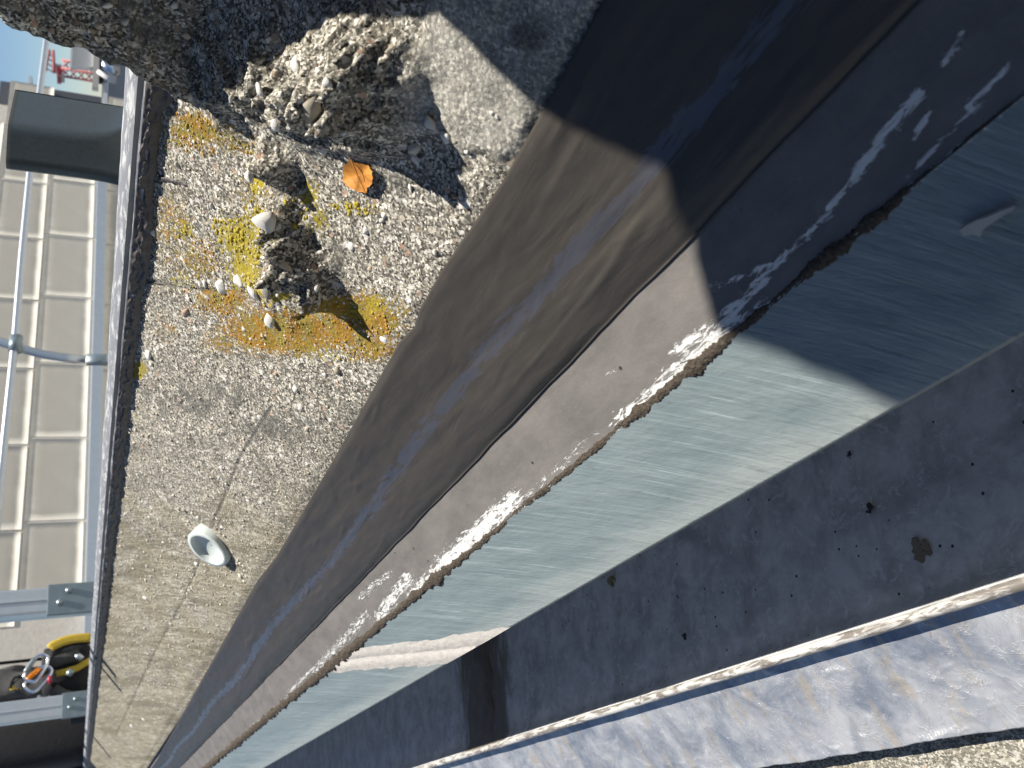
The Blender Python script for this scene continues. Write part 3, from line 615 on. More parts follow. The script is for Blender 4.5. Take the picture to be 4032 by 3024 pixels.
for i, t in enumerate(np.linspace(-.02, 1.0, 60)):
    c = T3+(T4-T3)*t; j = .006*float(fbm(np.array([t*9]), np.array([0.]), 7)[0])
    for dx, hz in ((-.034, -.002), (-.018, .0005), (-.006, .0014), (-.0012, -.001), (.0012, .0010), (.016, .0006), (.034, -.002)):
        V.append((XA+(XB-XA)*t+j*4+5.5*dx*(1+.5*float(fbm(np.array([t*14]), np.array([dx*90]), 3)[0])), c[0]-hz*.6, c[1]+hz*.8))
jf = plain('white_joint_filler', (.42, .40, .375), .8, var=.25, scale=50, bump=.003)
o = mesh_obj('joint_filler', V, grid_faces(60, 7), jf); tag(o, 'whitish cracked filler across the joint between two sloping panels', 'joint filler')

# ------------------------------------------------------------------ gutter, its rolled rim, foil apron, lower concrete
T5 = pol(84.2, .972)
gut = empty('box_gutter', (1., .25, -.95)); tag(gut, 'deep shaded dull grey metal gutter below the sloping panels', 'gutter')
xs = geo(.12, 12., 1.008); prof = [(T5[0]-.004, T5[1]+.004), (T5[0]+.02, T5[1]-.022)]+[(T5[0]+.02+t*(.45-T5[0]-.02), T5[1]-.022-t*.035-.006*math.sin(t*3.1)) for t in np.linspace(.04, 1, 30)]+[(.462, T5[1]-.05), (.468, T5[1]-.03), (.468, -.70)]
prof = np.array(prof); XX, J = np.meshgrid(xs, np.arange(len(prof)), indexing='ij'); b = prof[J, 0]; z = prof[J, 1]+.003*fbm(XX*8, J*.3, 19, 3)*(J > 1)
sl_ = np.cumsum(np.r_[0, np.hypot(*np.diff(prof, axis=0).T)])
XG = hitline(1045, 1530, prof[2], prof[-4])[0][0]
rust = .9*np.exp(-((XX-XG)/.22)**2)*np.ones_like(b)
lap = .006*sstep(XG-.004, XG+.004, XX)*0
mesh_obj('lining', np.stack([XX, b, z], -1).reshape(-1, 3), grid_faces(len(xs), len(prof)), M['gutter'], gut, attrs=dict(rust=rust), uv=np.stack([XX, sl_[J]], -1).reshape(-1, 2))
# lap joint strap
lv = [(XG+dx+.01*math.sin(i*.7), prof[i, 0], prof[i, 1]+hz) for i in range(2, len(prof)-3) for dx, hz in ((-.06, .0), (-.058, .0018), (.05, .0018), (.052, .0))]
rustm = plain('rust_stained_lap', (.17, .145, .11), .7, var=.6, scale=22, bump=.004)
mesh_obj('lap_joint', lv, grid_faces(len(prof)-5, 4), rustm, gut)
rimm = NT('peeling_rim_paint'); t = rimm.noise(rimm.obj((18, 90, 90)), 1, 5, .7, .6); rimm.set(color=rimm.mix(rimm.step(t, .42, .56), (.20, .18, .16), (.58, .57, .55)), rough=.5, metal=.2); rimm.bump(t, .002, .7)
xs = geo(.12, 12., 1.008); nr = 14; an = np.linspace(0, 2*math.pi, nr, endpoint=False); XX, AA = np.meshgrid(xs, an, indexing='ij')
rad = .0085*(1+.12*fbm(XX*20, AA*.7, 66, 3)); P = np.stack([XX, T5[0]-.003+rad*np.cos(AA)*.9+.002*fbm(XX*6, 0*XX, 2, 2), T5[1]+.002+rad*np.sin(AA)*1.0], -1)
F = [(i*nr+j, (i+1)*nr+j, (i+1)*nr+(j+1) % nr, i*nr+(j+1) % nr) for i in range(len(xs)-1) for j in range(nr)]
mesh_obj('rim', P.reshape(-1, 3), F, rimm.m, gut)

F1 = T5+np.array([.004, -.022]); F2 = pol(93.1, 1.058)
xs = geo(.12, 8., 1.0045); vs = np.linspace(0, 1, 90); XX, VV = np.meshgrid(xs, vs, indexing='ij')
edge = .012*fbm(XX*6, 0*XX, 33, 4)+.006*fbm(XX*30, 0*XX, 34, 3)
b = F1[0]+(F2-F1)[0]*VV+edge*VV; z = F1[1]+(F2-F1)[1]*VV
s = VV*.15
h = .0045*fbm(XX*14, s*16, 71, 4)+.014*np.clip(ridge(XX*10+s*12, s*13-XX*5, 81, 2)-.74, 0, 1)+.006*np.clip(ridge(XX*34-s*20, s*30+XX*6, 84, 2)-.72, 0, 1)+.008*sstep(.9, 1, VV)*(.3+fbm(XX*9, 0*XX, 3, 3))
P = np.stack([XX, b, z+h+.001], -1); lo = P[:, -1:].copy(); lo[..., 2] -= .003; lo[..., 1] += .004
P = np.concatenate([P, lo], 1); pad1 = lambda a: np.concatenate([a, a[:, -1:]], 1)
fo = mesh_obj('foil_apron', P.reshape(-1, 3), grid_faces(len(xs), len(vs)+1), M['foil'], uv=np.stack([pad1(XX), pad1(s)], -1).reshape(-1, 2)); tag(fo, 'crinkled silvery foil apron in sunlight below the gutter rim', 'foil apron')
xs = geo(.1, 8., 1.012); vs = np.linspace(0, 1, 40); XX, VV = np.meshgrid(xs, vs, indexing='ij')
b = F1[0]+.02-VV*.45; z = F1[1]-.022-VV*.21*1.02+.003*fbm(XX*40, VV*20, 5, 4)
zz = np.zeros(XX.shape)
P = np.stack([XX, b, z], -1)
cl = mesh_obj('concrete_ledge', P.reshape(-1, 3), grid_faces(len(xs), len(vs)), M['conc'], attrs=dict(orange=zz+.05, yellow=zz+.22, olive=zz+.5, dark=zz, smooth=zz+.3)); tag(cl, 'buff concrete ledge under the torn lower edge of the foil', 'ledge')

# bits lying in the gutter
def debris(x, y, r, name, mat, label, cat, flat=.5, n=9):
    p = hitline(x, y, prof[6], prof[24])[0]; sz = r*float(np.linalg.norm(p))*KP/FPX; V = []; F = []
    for k in range(n):
        bm = bmesh.new(); bmesh.ops.create_icosphere(bm, subdivisions=1, radius=1); ang = random.uniform(0, 6.3); rr_ = random.uniform(0, .8)*sz; s0 = sz*random.uniform(.25, .5)
        o0 = len(V); bm.verts.index_update()
        for v in bm.verts: V.append((p[0]+rr_*math.cos(ang)+v.co.x*s0*random.uniform(.6, 1.2), p[1]+rr_*math.sin(ang)+v.co.y*s0*random.uniform(.6, 1.2), p[2]+.002+v.co.z*s0*flat))
        F += [tuple(v.index+o0 for v in f.verts) for f in bm.faces]; bm.free()
    o = mesh_obj(name, V, F, mat, smooth=False); tag(o, label, cat)
dirtm = plain('dry_mud', (.22, .18, .13), .95, var=.4, scale=80, bump=.003); mossm = plain('dry_moss', (.30, .26, .16), .95, var=.4, scale=90, bump=.003); cindm = plain('dark_grit', (.05, .045, .04), .9)
debris(1325, 1252, 16, 'moss_tuft', mossm, 'small dry moss tuft in the gutter close under the panel edge', 'moss', .9)
debris(1990, 1188, 24, 'mud_patch', dirtm, 'flat brown mud patch on the gutter floor', 'mud', .15, 26)
debris(1880, 1100, 11, 'dirt_lump', cindm, 'dark dirt lump on the gutter floor above the mud patch', 'dirt', .6)
debris(1835, 980, 7, 'dirt_lump', cindm, 'tiny dark dirt crumb near the gutter back', 'dirt', .6)
debris(1480, 1375, 7, 'dirt_lump', cindm, 'tiny dark dirt crumb close to the gutter rim', 'dirt', .6)

# ------------------------------------------------------------------ sealant and painted edge flashing on the far top edge
EA = np.array([T0[0]+.006, -.055]); EB = np.array([T0[0]+.040, -.034])
qs_ = edge_from([(395, 175), (372, 215), (345, 262), (346, 320), (332, 380), (331, 500), (322, 590), (305, 632), (299, 700), (290, 780), (268, 850), (256, 950), (246, 1060), (232, 1150), (222, 1250), (211, 1350), (203, 1450), (191, 1590), (185, 1650)], T0, T1)
xs = geo(.45, 12., 1.004); vs = np.linspace(0, 1, 16); XX, VV = np.meshgrid(xs, vs, indexing='ij')
q = np.clip(qs_(xs), 0.0, .2)+.022*fbm(xs*34, xs*0, 12, 4); A = onslope(xs, q, 0.)
b = A[:, 1:2]+(EA[0]-A[:, 1:2])*VV; z = A[:, 2:3]+(EA[1]-A[:, 2:3])*VV
h = .006*np.sin(np.pi*np.clip(VV, 0, 1))**.6+.020*fbm(XX*34, VV*4, 13, 4)*np.sin(np.pi*VV)+.008*fbm(XX*120, VV*9, 14, 2)*np.sin(np.pi*VV)
P = np.stack([XX, b+NN[0]*(h+.0005), z+NN[1]*(h+.0005)], -1)
se = mesh_obj('sealant_bead', P.reshape(-1, 3), grid_faces(len(xs), len(vs)), M['seal']); tag(se, 'lumpy black-brown bitumen sealant along the top edge of the concrete slope', 'sealant')
for line, r0 in (([(345, 385), (375, 392), (400, 400), (424, 404)], 9), ([(322, 612), (360, 618), (400, 624), (440, 632)], 5)):
    pts = []; 
    for (x0, y0), (x1, y1) in zip(line[:-1], line[1:]):
        for t in np.linspace(0, 1, 8, endpoint=False): 
            X, q = slopehit(x0+(x1-x0)*t, y0+(y1-y0)*t); pts.append(onslope(X, q, float(conc_height(np.array([[X]]), np.array([[q]]))[0, 0])-.55*r0*mpp(*line[0])))
    rr = np.linspace(1, .45, len(pts))*r0*mpp(*line[0])*1.0*(1+.3*rng.uniform(-1, 1, len(pts)))
    V, F = tube(pts, rr, 8); mesh_obj('sealant_smear', V, F, M['seal'], se if False else None)
    o = bpy.data.objects[-1] if False else SC.collection.objects[-1]
    tag(o, 'short black sealant smear filling the crack '+('beside the dark bracket' if r0 == 9 else 'that runs towards the white shell flakes'), 'sealant')
# blob of sealant by the broken pier
for i, (x, y, r) in enumerate([(350, 175, 12), (335, 205, 14), (362, 200, 9)]):
    pass
efm = NT('peeling_edge_paint'); t = efm.noise(efm.uv((16, 140, 1)), 1, 6, .7, .6); t2 = efm.noise(efm.uv((30, 60, 1)), 1, 4, .6)
efm.set(color=efm.mix(efm.step(t, .5, .62), (.19, .20, .225), (.46, .47, .475)), rough=.75); efm.bump(efm.math('ADD', t, t2), .002, .6)
xs = geo(.4, 12., 1.006)
prof = np.array([(EA[0]-.006, EA[1]-.010), EA, EA*.5+EB*.5, EB, EB+[.012, .003], EB+[.03, .0], EB+[.045, -.008], EB+[.052, -.02], EB+[.052, -.15]])
XX, J = np.meshgrid(xs, np.arange(len(prof)), indexing='ij'); jj = (J > 0)
P = np.stack([XX, prof[J, 0]+.004*fbm(XX*12, J*.2, 7, 3)*jj, prof[J, 1]+.004*fbm(XX*9, J*.15, 8, 3)*jj], -1)
ef = mesh_obj('edge_flashing', P.reshape(-1, 3), grid_faces(len(xs), len(prof)), efm.m, uv=np.stack([XX, J*.012], -1).reshape(-1, 2)); tag(ef, 'peeling white and grey painted flashing along the far top edge', 'edge flashing')

# ------------------------------------------------------------------ pipe stub and leaf on the slope
X, q = slopehit(463, 1172); c = onslope(X, q, .004)
stub = empty('pipe_stub', c); tag(stub, 'pale grey round plastic pipe stub standing out of the concrete', 'pipe stub')
imd = np.array([AX[1], -AY[1], AZ[1]]); axis = .85*np.array([0, NN[0], NN[1]])+.22*imd-.30*c/np.linalg.norm(c); axis /= np.linalg.norm(axis); sx = np.cross(axis, [0, 0, 1.]); sx /= np.linalg.norm(sx); sy = np.cross(axis, sx)
rp = .056; V = []; ringdef = [(-.012, rp), (.020, rp*1.02), (.023, rp*.985), (.023, rp*.84), (.019, rp*.80), (.008, rp*.74), (.006, .002)]
for t, r in ringdef:
    for k in range(40): a = 2*math.pi*k/40; V.append(c+axis*t+r*(sx*math.cos(a)+sy*math.sin(a)))
F = [(i*40+k, i*40+(k+1) % 40, (i+1)*40+(k+1) % 40, (i+1)*40+k) for i in range(len(ringdef)-1) for k in range(40)]
mesh_obj('collar', V[:160], [f for f in F if max(f) < 160], M['cap'], stub); mesh_obj('bowl', V[120:], [tuple(i-120 for i in f) for f in F if min(f) >= 120], M['cap'], stub)

lfm = NT('dry_orange_leaf'); t = lfm.noise(lfm.obj(), 45, 6, .7); lfm.set(color=lfm.ramp(t, [(.3, (.20, .075, .012)), (.5, (.50, .20, .025)), (.7, (.62, .31, .06))]), rough=.6); lfm.bump(lfm.noise(lfm.obj(), 160, 4), .001, .5)
X, q = slopehit(788, 372); leaf = empty('leaf', onslope(X, q, .002)); tag(leaf, 'small dry orange birch leaf lying on the concrete slope', 'leaf')
LP_ = np.array([(752, 384), (752, 366), (757, 350), (766, 346), (771, 333), (777, 344), (790, 347), (806, 352), (816, 364), (820, 378), (816, 392), (806, 399), (803, 411), (788, 408), (772, 399), (760, 393)], float)
N = 64; tt_ = np.linspace(0, len(LP_), N, endpoint=False); outl = []
for t_ in tt_:
    i_ = int(t_); f_ = t_-i_; a_, b_ = LP_[i_ % len(LP_)], LP_[(i_+1) % len(LP_)]; p_ = a_+(b_-a_)*f_; jg = 1+.03*math.sin(t_*7.3)
    outl.append((788+(p_[0]-788)*jg, 372+(p_[1]-372)*jg))
rings = [0.02, .3, .6, .85, 1.]; V = []
for f_ in rings:
    for (x, y) in outl:
        X, q = slopehit(788+(x-788)*f_, 372+(y-372)*f_); V.append(onslope(X, q, .0062+.0035*f_*f_+.0015*math.sin(y*.10+x*.04)*f_))
F = [(i*N+k, i*N+(k+1) % N, (i+1)*N+(k+1) % N, (i+1)*N+k) for i in range(4) for k in range(N)]+[tuple(range(N))[::-1]]
mesh_obj('blade', V, F, lfm.m, leaf)
vp = [onslope(*slopehit(772+t*34, 335+t*78), .0105+.001*math.sin(t*3)) for t in np.linspace(-.35, 1, 12)]
V, F = tube(vp, np.linspace(.0011, .0004, 12), 6); mesh_obj('midrib', V, F, plain('leaf_rib', (.35, .15, .03), .7), leaf)

# ------------------------------------------------------------------ block wall across the roof
K = 1.                                         # laid out in metres, unscaled about the camera, bracket aside
XW = 5.0
bw = empty('block_wall', (XW, 2.8, -1.05)); tag(bw, 'pale beige concrete block wall with lighter joints behind the handrail', 'wall')
ROT = math.radians(7)                          # wall turned off square so the sun reaches it
def wallp(P):                                  # shear the wall to catch the sun, about (XW, .9)
    P = np.asarray(P, float).copy(); dx, db = P[..., 0]-XW, P[..., 1]-.9
    P[..., 0] = XW+dx+db*.13; P[..., 1] = .9+db; return P
BP, BH = .545, .305
V, F = box((XW+.107, 3.0, .35), (.2, 4.5, 1.4*2)); mesh_obj('mortar_joints', wallp(V), F, M['mortar'], bw, smooth=False)
bmx = bmesh.new(); bmesh.ops.create_grid(bmx, x_segments=12, y_segments=8, size=.5)
gv = np.array([v.co[:] for v in bmx.verts]); bmx.verts.index_update(); gf = [[v.index for v in f.verts] for f in bmx.faces]; bmx.free()
ed = np.minimum(.5-np.abs(gv[:, 0]), (.5-np.abs(gv[:, 1]))*BH/BP); Wd, Hd = BP-.010, BH-.010
inset = .004*(1-sstep(0, .02, ed)); V0 = np.stack([inset-.0, gv[:, 0]*Wd, gv[:, 1]*Hd], 1)
rim_ = [i for i in range(len(gv)) if ed[i] < 1e-6]; cxy = gv[rim_, :2]; order = np.argsort(np.arctan2(cxy[:, 1]*2, cxy[:, 0])); rim_ = [rim_[i] for i in order]
V1 = np.concatenate([V0, V0[rim_]+[.05, 0, 0]]); nb0 = len(V0); F_ = gf+[[rim_[i], rim_[(i+1) % len(rim_)], nb0+(i+1) % len(rim_), nb0+i] for i in range(len(rim_))]
bme = bpy.data.meshes.new('block'); W1 = V1.copy(); W1[:, 1] *= -1; bme.from_pydata(W1.tolist(), [], [list(map(int, f)) for f in F_]); bme.materials.append(M['block'])
at = bme.attributes.new('edge', 'FLOAT', 'POINT'); at.data.foreach_set('value', np.concatenate([1-sstep(0, .14, ed), np.ones(len(rim_))]).astype(np.float32))
bme.polygons.foreach_set('use_smooth', [True]*len(bme.polygons))
B0 = 1.738
for r in range(-3, 4):
    for k in range(-2, 8):
        bb = B0+BP*(k+.5)+(.05 if r % 2 == 0 else 0); 
        if bb < 1.0 or bb > 5.3: continue
        zz_ = .012+BH*(r+.5) if r >= 0 else .012-.075+BH*(r+.5)
        o = bpy.data.objects.new('block', bme); link(o, bw); p = wallp(np.array([XW+random.uniform(-.002, .002), bb, zz_])); o.location = Vector(wv(p))-bw.location; o.rotation_euler = (0, 0, .129)
V, F = box((XW-.02, 2.95, -.035), (.09, 4.2, .066), .006); mesh_obj('plinth_rail', wallp(V), F, M['galv'], bw, smooth=False)

# ------------------------------------------------------------------ bracket post by the edge
K = .62  # bracket scaled about the camera by a larger factor, to sit beyond the edge
bk = empty('bracket_post', (1.1, 1.0, -.2)); tag(bk, 'dark green-grey folded steel bracket post close behind the parapet edge', 'bracket')
zs = np.concatenate([np.linspace(-.30, -.05, 4), np.linspace(-.04, .118, 28)]); ss = np.linspace(0, 1, 40); V = []; 
def brk(z, s, off):
    fl = math.exp(-max(0, z+.045)/.022) if z > -.05 else 1.
    bend = .985+.055*fl; x0, b0 = 1.135, 1.105; x1, b1 = 1.085+.01*fl, bend; x2, b2 = 1.10, .926-.012*fl
    p0, p1, p2 = np.array([x0, b0]), np.array([x1, b1]), np.array([x2, b2]); t = s
    m = .58; e = .07
    a = p0+(p1-p0)*min(t/m, 1) if t < m else p1+(p2-p1)*((t-m)/(1-m))
    if abs(t-m) < e: 
        u = (t-(m-e))/(2*e); q0 = p0+(p1-p0)*((m-e)/m); q2 = p1+(p2-p1)*(e/(1-m)); a = (1-u)**2*q0+2*u*(1-u)*p1+u*u*q2
    if s > .97: a = a+np.array([.01, 0])*(s-.97)/.03
    return (a[0]+off, a[1]+off*.6, z)
V = [brk(z, s, 0) for z in zs for s in ss]+[brk(z, s, .009) for z in zs for s in ss]; nz, ns = len(zs), len(ss); G = grid_faces(nz, ns).tolist(); n0 = nz*ns
F = G+[[i+n0 for i in f[::-1]] for f in G]+[[(nz-1)*ns+j, (nz-1)*ns+j+1, n0+(nz-1)*ns+j+1, n0+(nz-1)*ns+j] for j in range(ns-1)]
F += [[i*ns, (i+1)*ns, n0+(i+1)*ns, n0+i*ns] for i in range(nz-1)]+[[i*ns+ns-1, (i+1)*ns+ns-1, n0+(i+1)*ns+ns-1, n0+i*ns+ns-1] for i in range(nz-1)]
mesh_obj('folded_plate', V, F, M['bracket'], bk)
V, F = box((1.14, 1.06, -.6), (.12, .18, .9), .01); mesh_obj('foot', V, F, M['bracket'], bk, smooth=False)

# ------------------------------------------------------------------ handrail and posts beyond the parapet
K = 1.
XR = 3.0
rail = empty('handrail', (XR, 2., -1.05)); tag(rail, 'thin galvanised tube handrail in front of the block wall', 'handrail')
pts = [atX(x, y, XR) for x, y in ((104, 60), (100, 90), (82, 230), (65, 370), (47, 555), (32, 740), (15, 900), (0, 1040), (-12, 1180))]
V, F = tube(pts, .0125, 12); mesh_obj('tube', V, F, M['galv'], rail)
pa = [atX(x, y, XR+.03) for x, y in ((-30, 728), (0, 738), (30, 748), (60, 757), (95, 766), (140, 773), (185, 777))]
V, F = tube(pa, .01, 8, flat=(.006, .016)); mesh_obj('curved_stay', V, F, M['galv'], rail)
sp_ = np.array([atX(186, 777, XR+.01), atX(215, 777, XR+.01), atX(270, 779, XR+.01)]); V, F = tube(sp_, .01, 8, flat=(.012, .021)); mesh_obj('socket', V, F, M['galvd'], rail)
c = atX(34, 743, XR); V, F = tube([c+[0, -.03, 0], c+[0, .03, 0]], .022, 12); mesh_obj('clip', V, F, M['galvd'], rail)
pb = atX(270, 779, XR+.01); V, F = box((pb[0], pb[1], -.55), (.03, .03, 1.0)); mesh_obj('standard', V, F, M['galv'], rail, smooth=False)
def chan_post(name, X, y0, y1, xsl, label, yb):
    """channel post rising past the parapet edge; y0..y1 picture height of its web, xsl where the sleeve ends"""
    a = atX(60, y0, X); b_ = atX(60, y1, X); wd = abs(a[1]-b_[1]); cb_ = (a[1]+b_[1])/2; top = .45
    e = empty(name, (X, cb_, -1.05)); tag(e, label, 'post')
    V, F = joinm(box((X, cb_, (top-1.05)/2), (.006, wd, top+1.05), .002), box((X+.02, cb_-wd/2, (top-1.05)/2), (.045, .006, top+1.05), .002), box((X+.02, cb_+wd/2, (top-1.05)/2), (.045, .006, top+1.05), .002), box((X-.004, cb_+wd*.02, (top-1.05)/2), (.005, .006, top+1.05), .001))
    mesh_obj('channel', V, F, M['alu'], e, smooth=False)
    zt = atX(xsl, (y0+y1)/2, X)[2]; V, F = box((X-.008, cb_-.003, zt-.35), (.012, wd+.022, .7), .003); sv = mesh_obj('sleeve', V, F, M['galvd'], e, smooth=False)
    for db, dz in ((-.012, -.03), (.018, -.05)):
        p = np.array([X-.014, cb_+db, zt+dz]); V, F = tube([p, p+[-.006, 0, 0]], .009, 6); mesh_obj('bolt', V, F, M['galvd'], e)
    return e
chan_post('channel_post', 2.5, 1275, 1325, 102, 'galvanised channel post with bolted sleeve standing before the block wall', 0)
chan_post('channel_post', 4.1, 1512, 1556, 133, 'galvanised channel post with bolted sleeve in front of the person', 0)
pq = [atX(-20, 1338, 2.62), atX(120, 1341, 2.62)]; z0 = pq[0][2]
V, F = box((2.62, pq[0][1], -.25), (.03, .018, 1.6), .003); o = mesh_obj('flat_bar', V, F, M['galv'], smooth=False); tag(o, 'slim galvanised flat bar just beside the sleeved post before the wall', 'bar')

# ------------------------------------------------------------------ person in harness
def person():
    e = empty('person', (4.6, .76, -1.05)); tag(e, 'person in dark clothing and climbing harness standing behind the channel post', 'person')
    cx, cb = 4.6, .76; G = -1.05
    J = {'pel': (cx, cb, G+.96), 'sp1': (cx-.005, cb+.01, G+1.10), 'sp2': (cx-.01, cb+.03, G+1.25), 'che': (cx-.015, cb+.05, G+1.38), 'nek': (cx-.01, cb+.075, G+1.52), 'hd1': (cx-.01, cb+.10, G+1.60), 'hd2': (cx, cb+.12, G+1.70), 'hd3': (cx, cb+.115, G+1.77),
         'hl': (cx-.10, cb, G+.90), 'kl': (cx-.13, cb+.05, G+.50), 'al': (cx-.14, cb-.02, G+.09), 'fl': (cx-.15, cb+.10, G+.035), 'tl': (cx-.155, cb+.18, G+.03),
         'hr': (cx+.10, cb, G+.90), 'kr': (cx+.12, cb+.03, G+.50), 'ar': (cx+.13, cb-.03, G+.09), 'fr': (cx+.14, cb+.09, G+.035), 'tr': (cx+.145, cb+.17, G+.03),
         'sl': (cx-.19, cb+.055, G+1.42), 'el': (cx-.27, cb+.0, G+1.16), 'wl': (cx-.24, cb+.16, G+.97), 'pl': (cx-.22, cb+.22, G+.91),
         'sr': (cx+.17, cb+.055, G+1.42), 'er': (cx+.24, cb+.0, G+1.16), 'wr': (cx+.20, cb+.16, G+.97), 'pr': (cx+.18, cb+.22, G+.91)}
    Rr = {'pel': (.17, .125), 'sp1': (.155, .115), 'sp2': (.165, .12), 'che': (.17, .12), 'nek': (.06, .06), 'hd1': (.07, .085), 'hd2': (.08, .10), 'hd3': (.055, .07), 'hl': (.09, .1), 'kl': (.065, .07), 'al': (.045, .05), 'fl': (.045, .03), 'tl': (.035, .022), 'hr': (.09, .1), 'kr': (.065, .07), 'ar': (.045, .05), 'fr': (.045, .03), 'tr': (.035, .022),
          'sl': (.07, .07), 'el': (.052, .052), 'wl': (.034, .034), 'pl': (.036, .024), 'sr': (.07, .07), 'er': (.052, .052), 'wr': (.034, .034), 'pr': (.036, .024)}
    E_ = [('pel', 'sp1'), ('sp1', 'sp2'), ('sp2', 'che'), ('che', 'nek'), ('nek', 'hd1'), ('hd1', 'hd2'), ('hd2', 'hd3'), ('pel', 'hl'), ('hl', 'kl'), ('kl', 'al'), ('al', 'fl'), ('fl', 'tl'), ('pel', 'hr'), ('hr', 'kr'), ('kr', 'ar'), ('ar', 'fr'), ('fr', 'tr'),
          ('che', 'sl'), ('sl', 'el'), ('el', 'wl'), ('wl', 'pl'), ('che', 'sr'), ('sr', 'er'), ('er', 'wr'), ('wr', 'pr')]
    for s in ('l', 'r'):                       # fingers
        p = np.array(J['p'+s]); wr = np.array(J['w'+s]); f = p-wr; f /= np.linalg.norm(f)
        for i, (dx, ln) in enumerate(((-.030, .07), (-.010, .08), (.010, .075), (.029, .06))):
            a = p+np.array([dx, 0, 0])+f*.02; b_ = a+f*ln*.5+np.array([0, 0, -.006]); c_ = b_+f*ln*.3+np.array([0, 0, -.028])
            for nm, q_, r_ in (('a', a, .0105), ('b', b_, .0095), ('c', c_, .008)): J[f'f{s}{i}{nm}'] = tuple(q_); Rr[f'f{s}{i}{nm}'] = (r_, r_)
            E_ += [('p'+s, f'f{s}{i}a'), (f'f{s}{i}a', f'f{s}{i}b'), (f'f{s}{i}b', f'f{s}{i}c')]
        d_ = 1 if s == 'l' else -1; a = wr+f*.035+np.array([.034*d_, 0, .005]); b_ = a+f*.035+np.array([.018*d_, 0, -.01])
        J[f't{s}a'] = tuple(a); J[f't{s}b'] = tuple(b_); Rr[f't{s}a'] = (.013, .013); Rr[f't{s}b'] = (.01, .01); E_ += [('w'+s, f't{s}a'), (f't{s}a', f't{s}b')]
    names = list(J); V = wv(np.array([J[n] for n in names]))
    me = bpy.data.meshes.new('body'); me.from_pydata(V.tolist(), [(names.index(a), names.index(b_)) for a, b_ in E_], [])
    ob = bpy.data.objects.new('body_src', me); link(ob); md = ob.modifiers.new('skin', 'SKIN'); md.use_smooth_shade = True; md.branch_smoothing = .6
    for i, n in enumerate(names): me.skin_vertices[0].data[i].radius = Rr[n]
    me.skin_vertices[0].data[0].use_root = True; ob.modifiers.new('ss', 'SUBSURF').levels = 2
    dg = bpy.context.evaluated_depsgraph_get(); dg.update(); m2 = bpy.data.meshes.new_from_object(ob.evaluated_get(dg)); bpy.data.objects.remove(ob)
    co = np.array([v.co[:] for v in m2.vertices]); loc = co-np.array(e.location)
    zz = co[:, 2]-EYE-G
    fold = .030*(ridge(co[:, 0]*7+co[:, 2]*5, co[:, 1]*9-co[:, 2]*8, 6, 3)-.65)*((zz > .1) & (zz < 1.46)); nrm = np.array([v.normal[:] for v in m2.vertices]); loc = loc+nrm*fold[:, None]
    # nose and face features
    hc = wv(np.array(J['hd2']))-np.array(e.location); dn = np.linalg.norm(loc-(hc+np.array([0, -.10, -.015])), axis=1); loc[:, 1] -= .022*np.exp(-(dn/.018)**2)
    m2.vertices.foreach_set('co', loc.ravel()); 
    for k in ('black', 'greycloth', 'skin'): m2.materials.append(M[k])
    for p in m2.polygons:
        c = p.center; h_ = c[2]+1.05-1.05+0; hz = c[2]; x_ = c[0]
        if hz > 1.50: p.material_index = 2
        elif hz > 1.02 and abs(c[1]+.0) < 2: p.material_index = 1
        if any(np.linalg.norm(np.array(c)-(wv(np.array(J['p'+s]))-np.array(e.location))) < .13 and c[1] < wv(np.array(J['w'+s]))[1]-e.location[1] for s in ('l', 'r')): p.material_index = 2
        p.use_smooth = True
    ob = bpy.data.objects.new('body', m2); link(ob, e)
    # helmet with brim, eyes
    bm = bmesh.new(); bmesh.ops.create_uvsphere(bm, u_segments=24, v_segments=14, radius=1)
    for v in bm.verts:
        v.co = Vector((v.co.x*.11, v.co.y*.135, max(v.co.z, -.12)*.125))
        if v.co.z < -.012 and v.co.y < 0: v.co.y *= 1.12
    Vh = [np.array(v.co[:])+wv(np.array(J['hd2']))+np.array([0, .01, .045]) for v in bm.verts]; bm.verts.index_update(); Fh = [[v.index for v in f.verts] for f in bm.faces]; bm.free()
    mesh_obj('helmet', Vh, Fh, M['helmet'], e, local=False)
    for s in (-1, 1):
        p = np.array(J['hd2'])+np.array([s*.033, .098, .0]); V, F = tube([p, p+[0, .006, 0]], .009, 8); mesh_obj('eye', V, F, M['black'], e)
    # harness: waist belt, leg loops, hanging sling
    def ring(c, rx, rb, zt, w_, name, mat, tl=0.):
        V = []
        for k in range(40):
            a = 2*math.pi*k/40
            for dz in (-w_/2, w_/2): V.append((c[0]+rx*math.cos(a), c[1]+rb*math.sin(a), zt+dz+tl*math.sin(a)))
            for dz in (w_/2, -w_/2): V.append((c[0]+(rx-.012)*math.cos(a), c[1]+(rb-.012)*math.sin(a), zt+dz+tl*math.sin(a)))
        F = [(k*4+j, ((k+1) % 40)*4+j, ((k+1) % 40)*4+(j+1) % 4, k*4+(j+1) % 4) for k in range(40) for j in range(4)]
        return mesh_obj(name, V, F, mat, e)
    ring((cx, cb+.005), .185, .145, G+1.045, .07, 'waist_belt', M['black'], -.01); ring((cx-.115, cb+.02), .115, .12, G+.74, .05, 'leg_loop', M['black'], .02); ring((cx+.11, cb+.02), .115, .12, G+.74, .05, 'leg_loop', M['black'], .02)
    for s in (-1, 1):
        V, F = tube([(cx+s*.10, cb+.15-.29*(t > 1)*0, G+1.08+.37*t) if t <= 1 else (cx+s*.1, cb+.15-(t-1)*.20, G+1.46) for t in np.linspace(0, 1.9, 14)], .02, 8, flat=(.022, .005)); mesh_obj('shoulder_strap', V, F, M['black'], e)
    V, F = tube([(cx-.19, cb+.05+.10*math.sin(t*math.pi), G+1.02-.06*math.sin(t*math.pi)) for t in np.linspace(0, 1, 12)], .006, 8); mesh_obj('gear_loop', V, F, M['black'], e)
    return e
person()
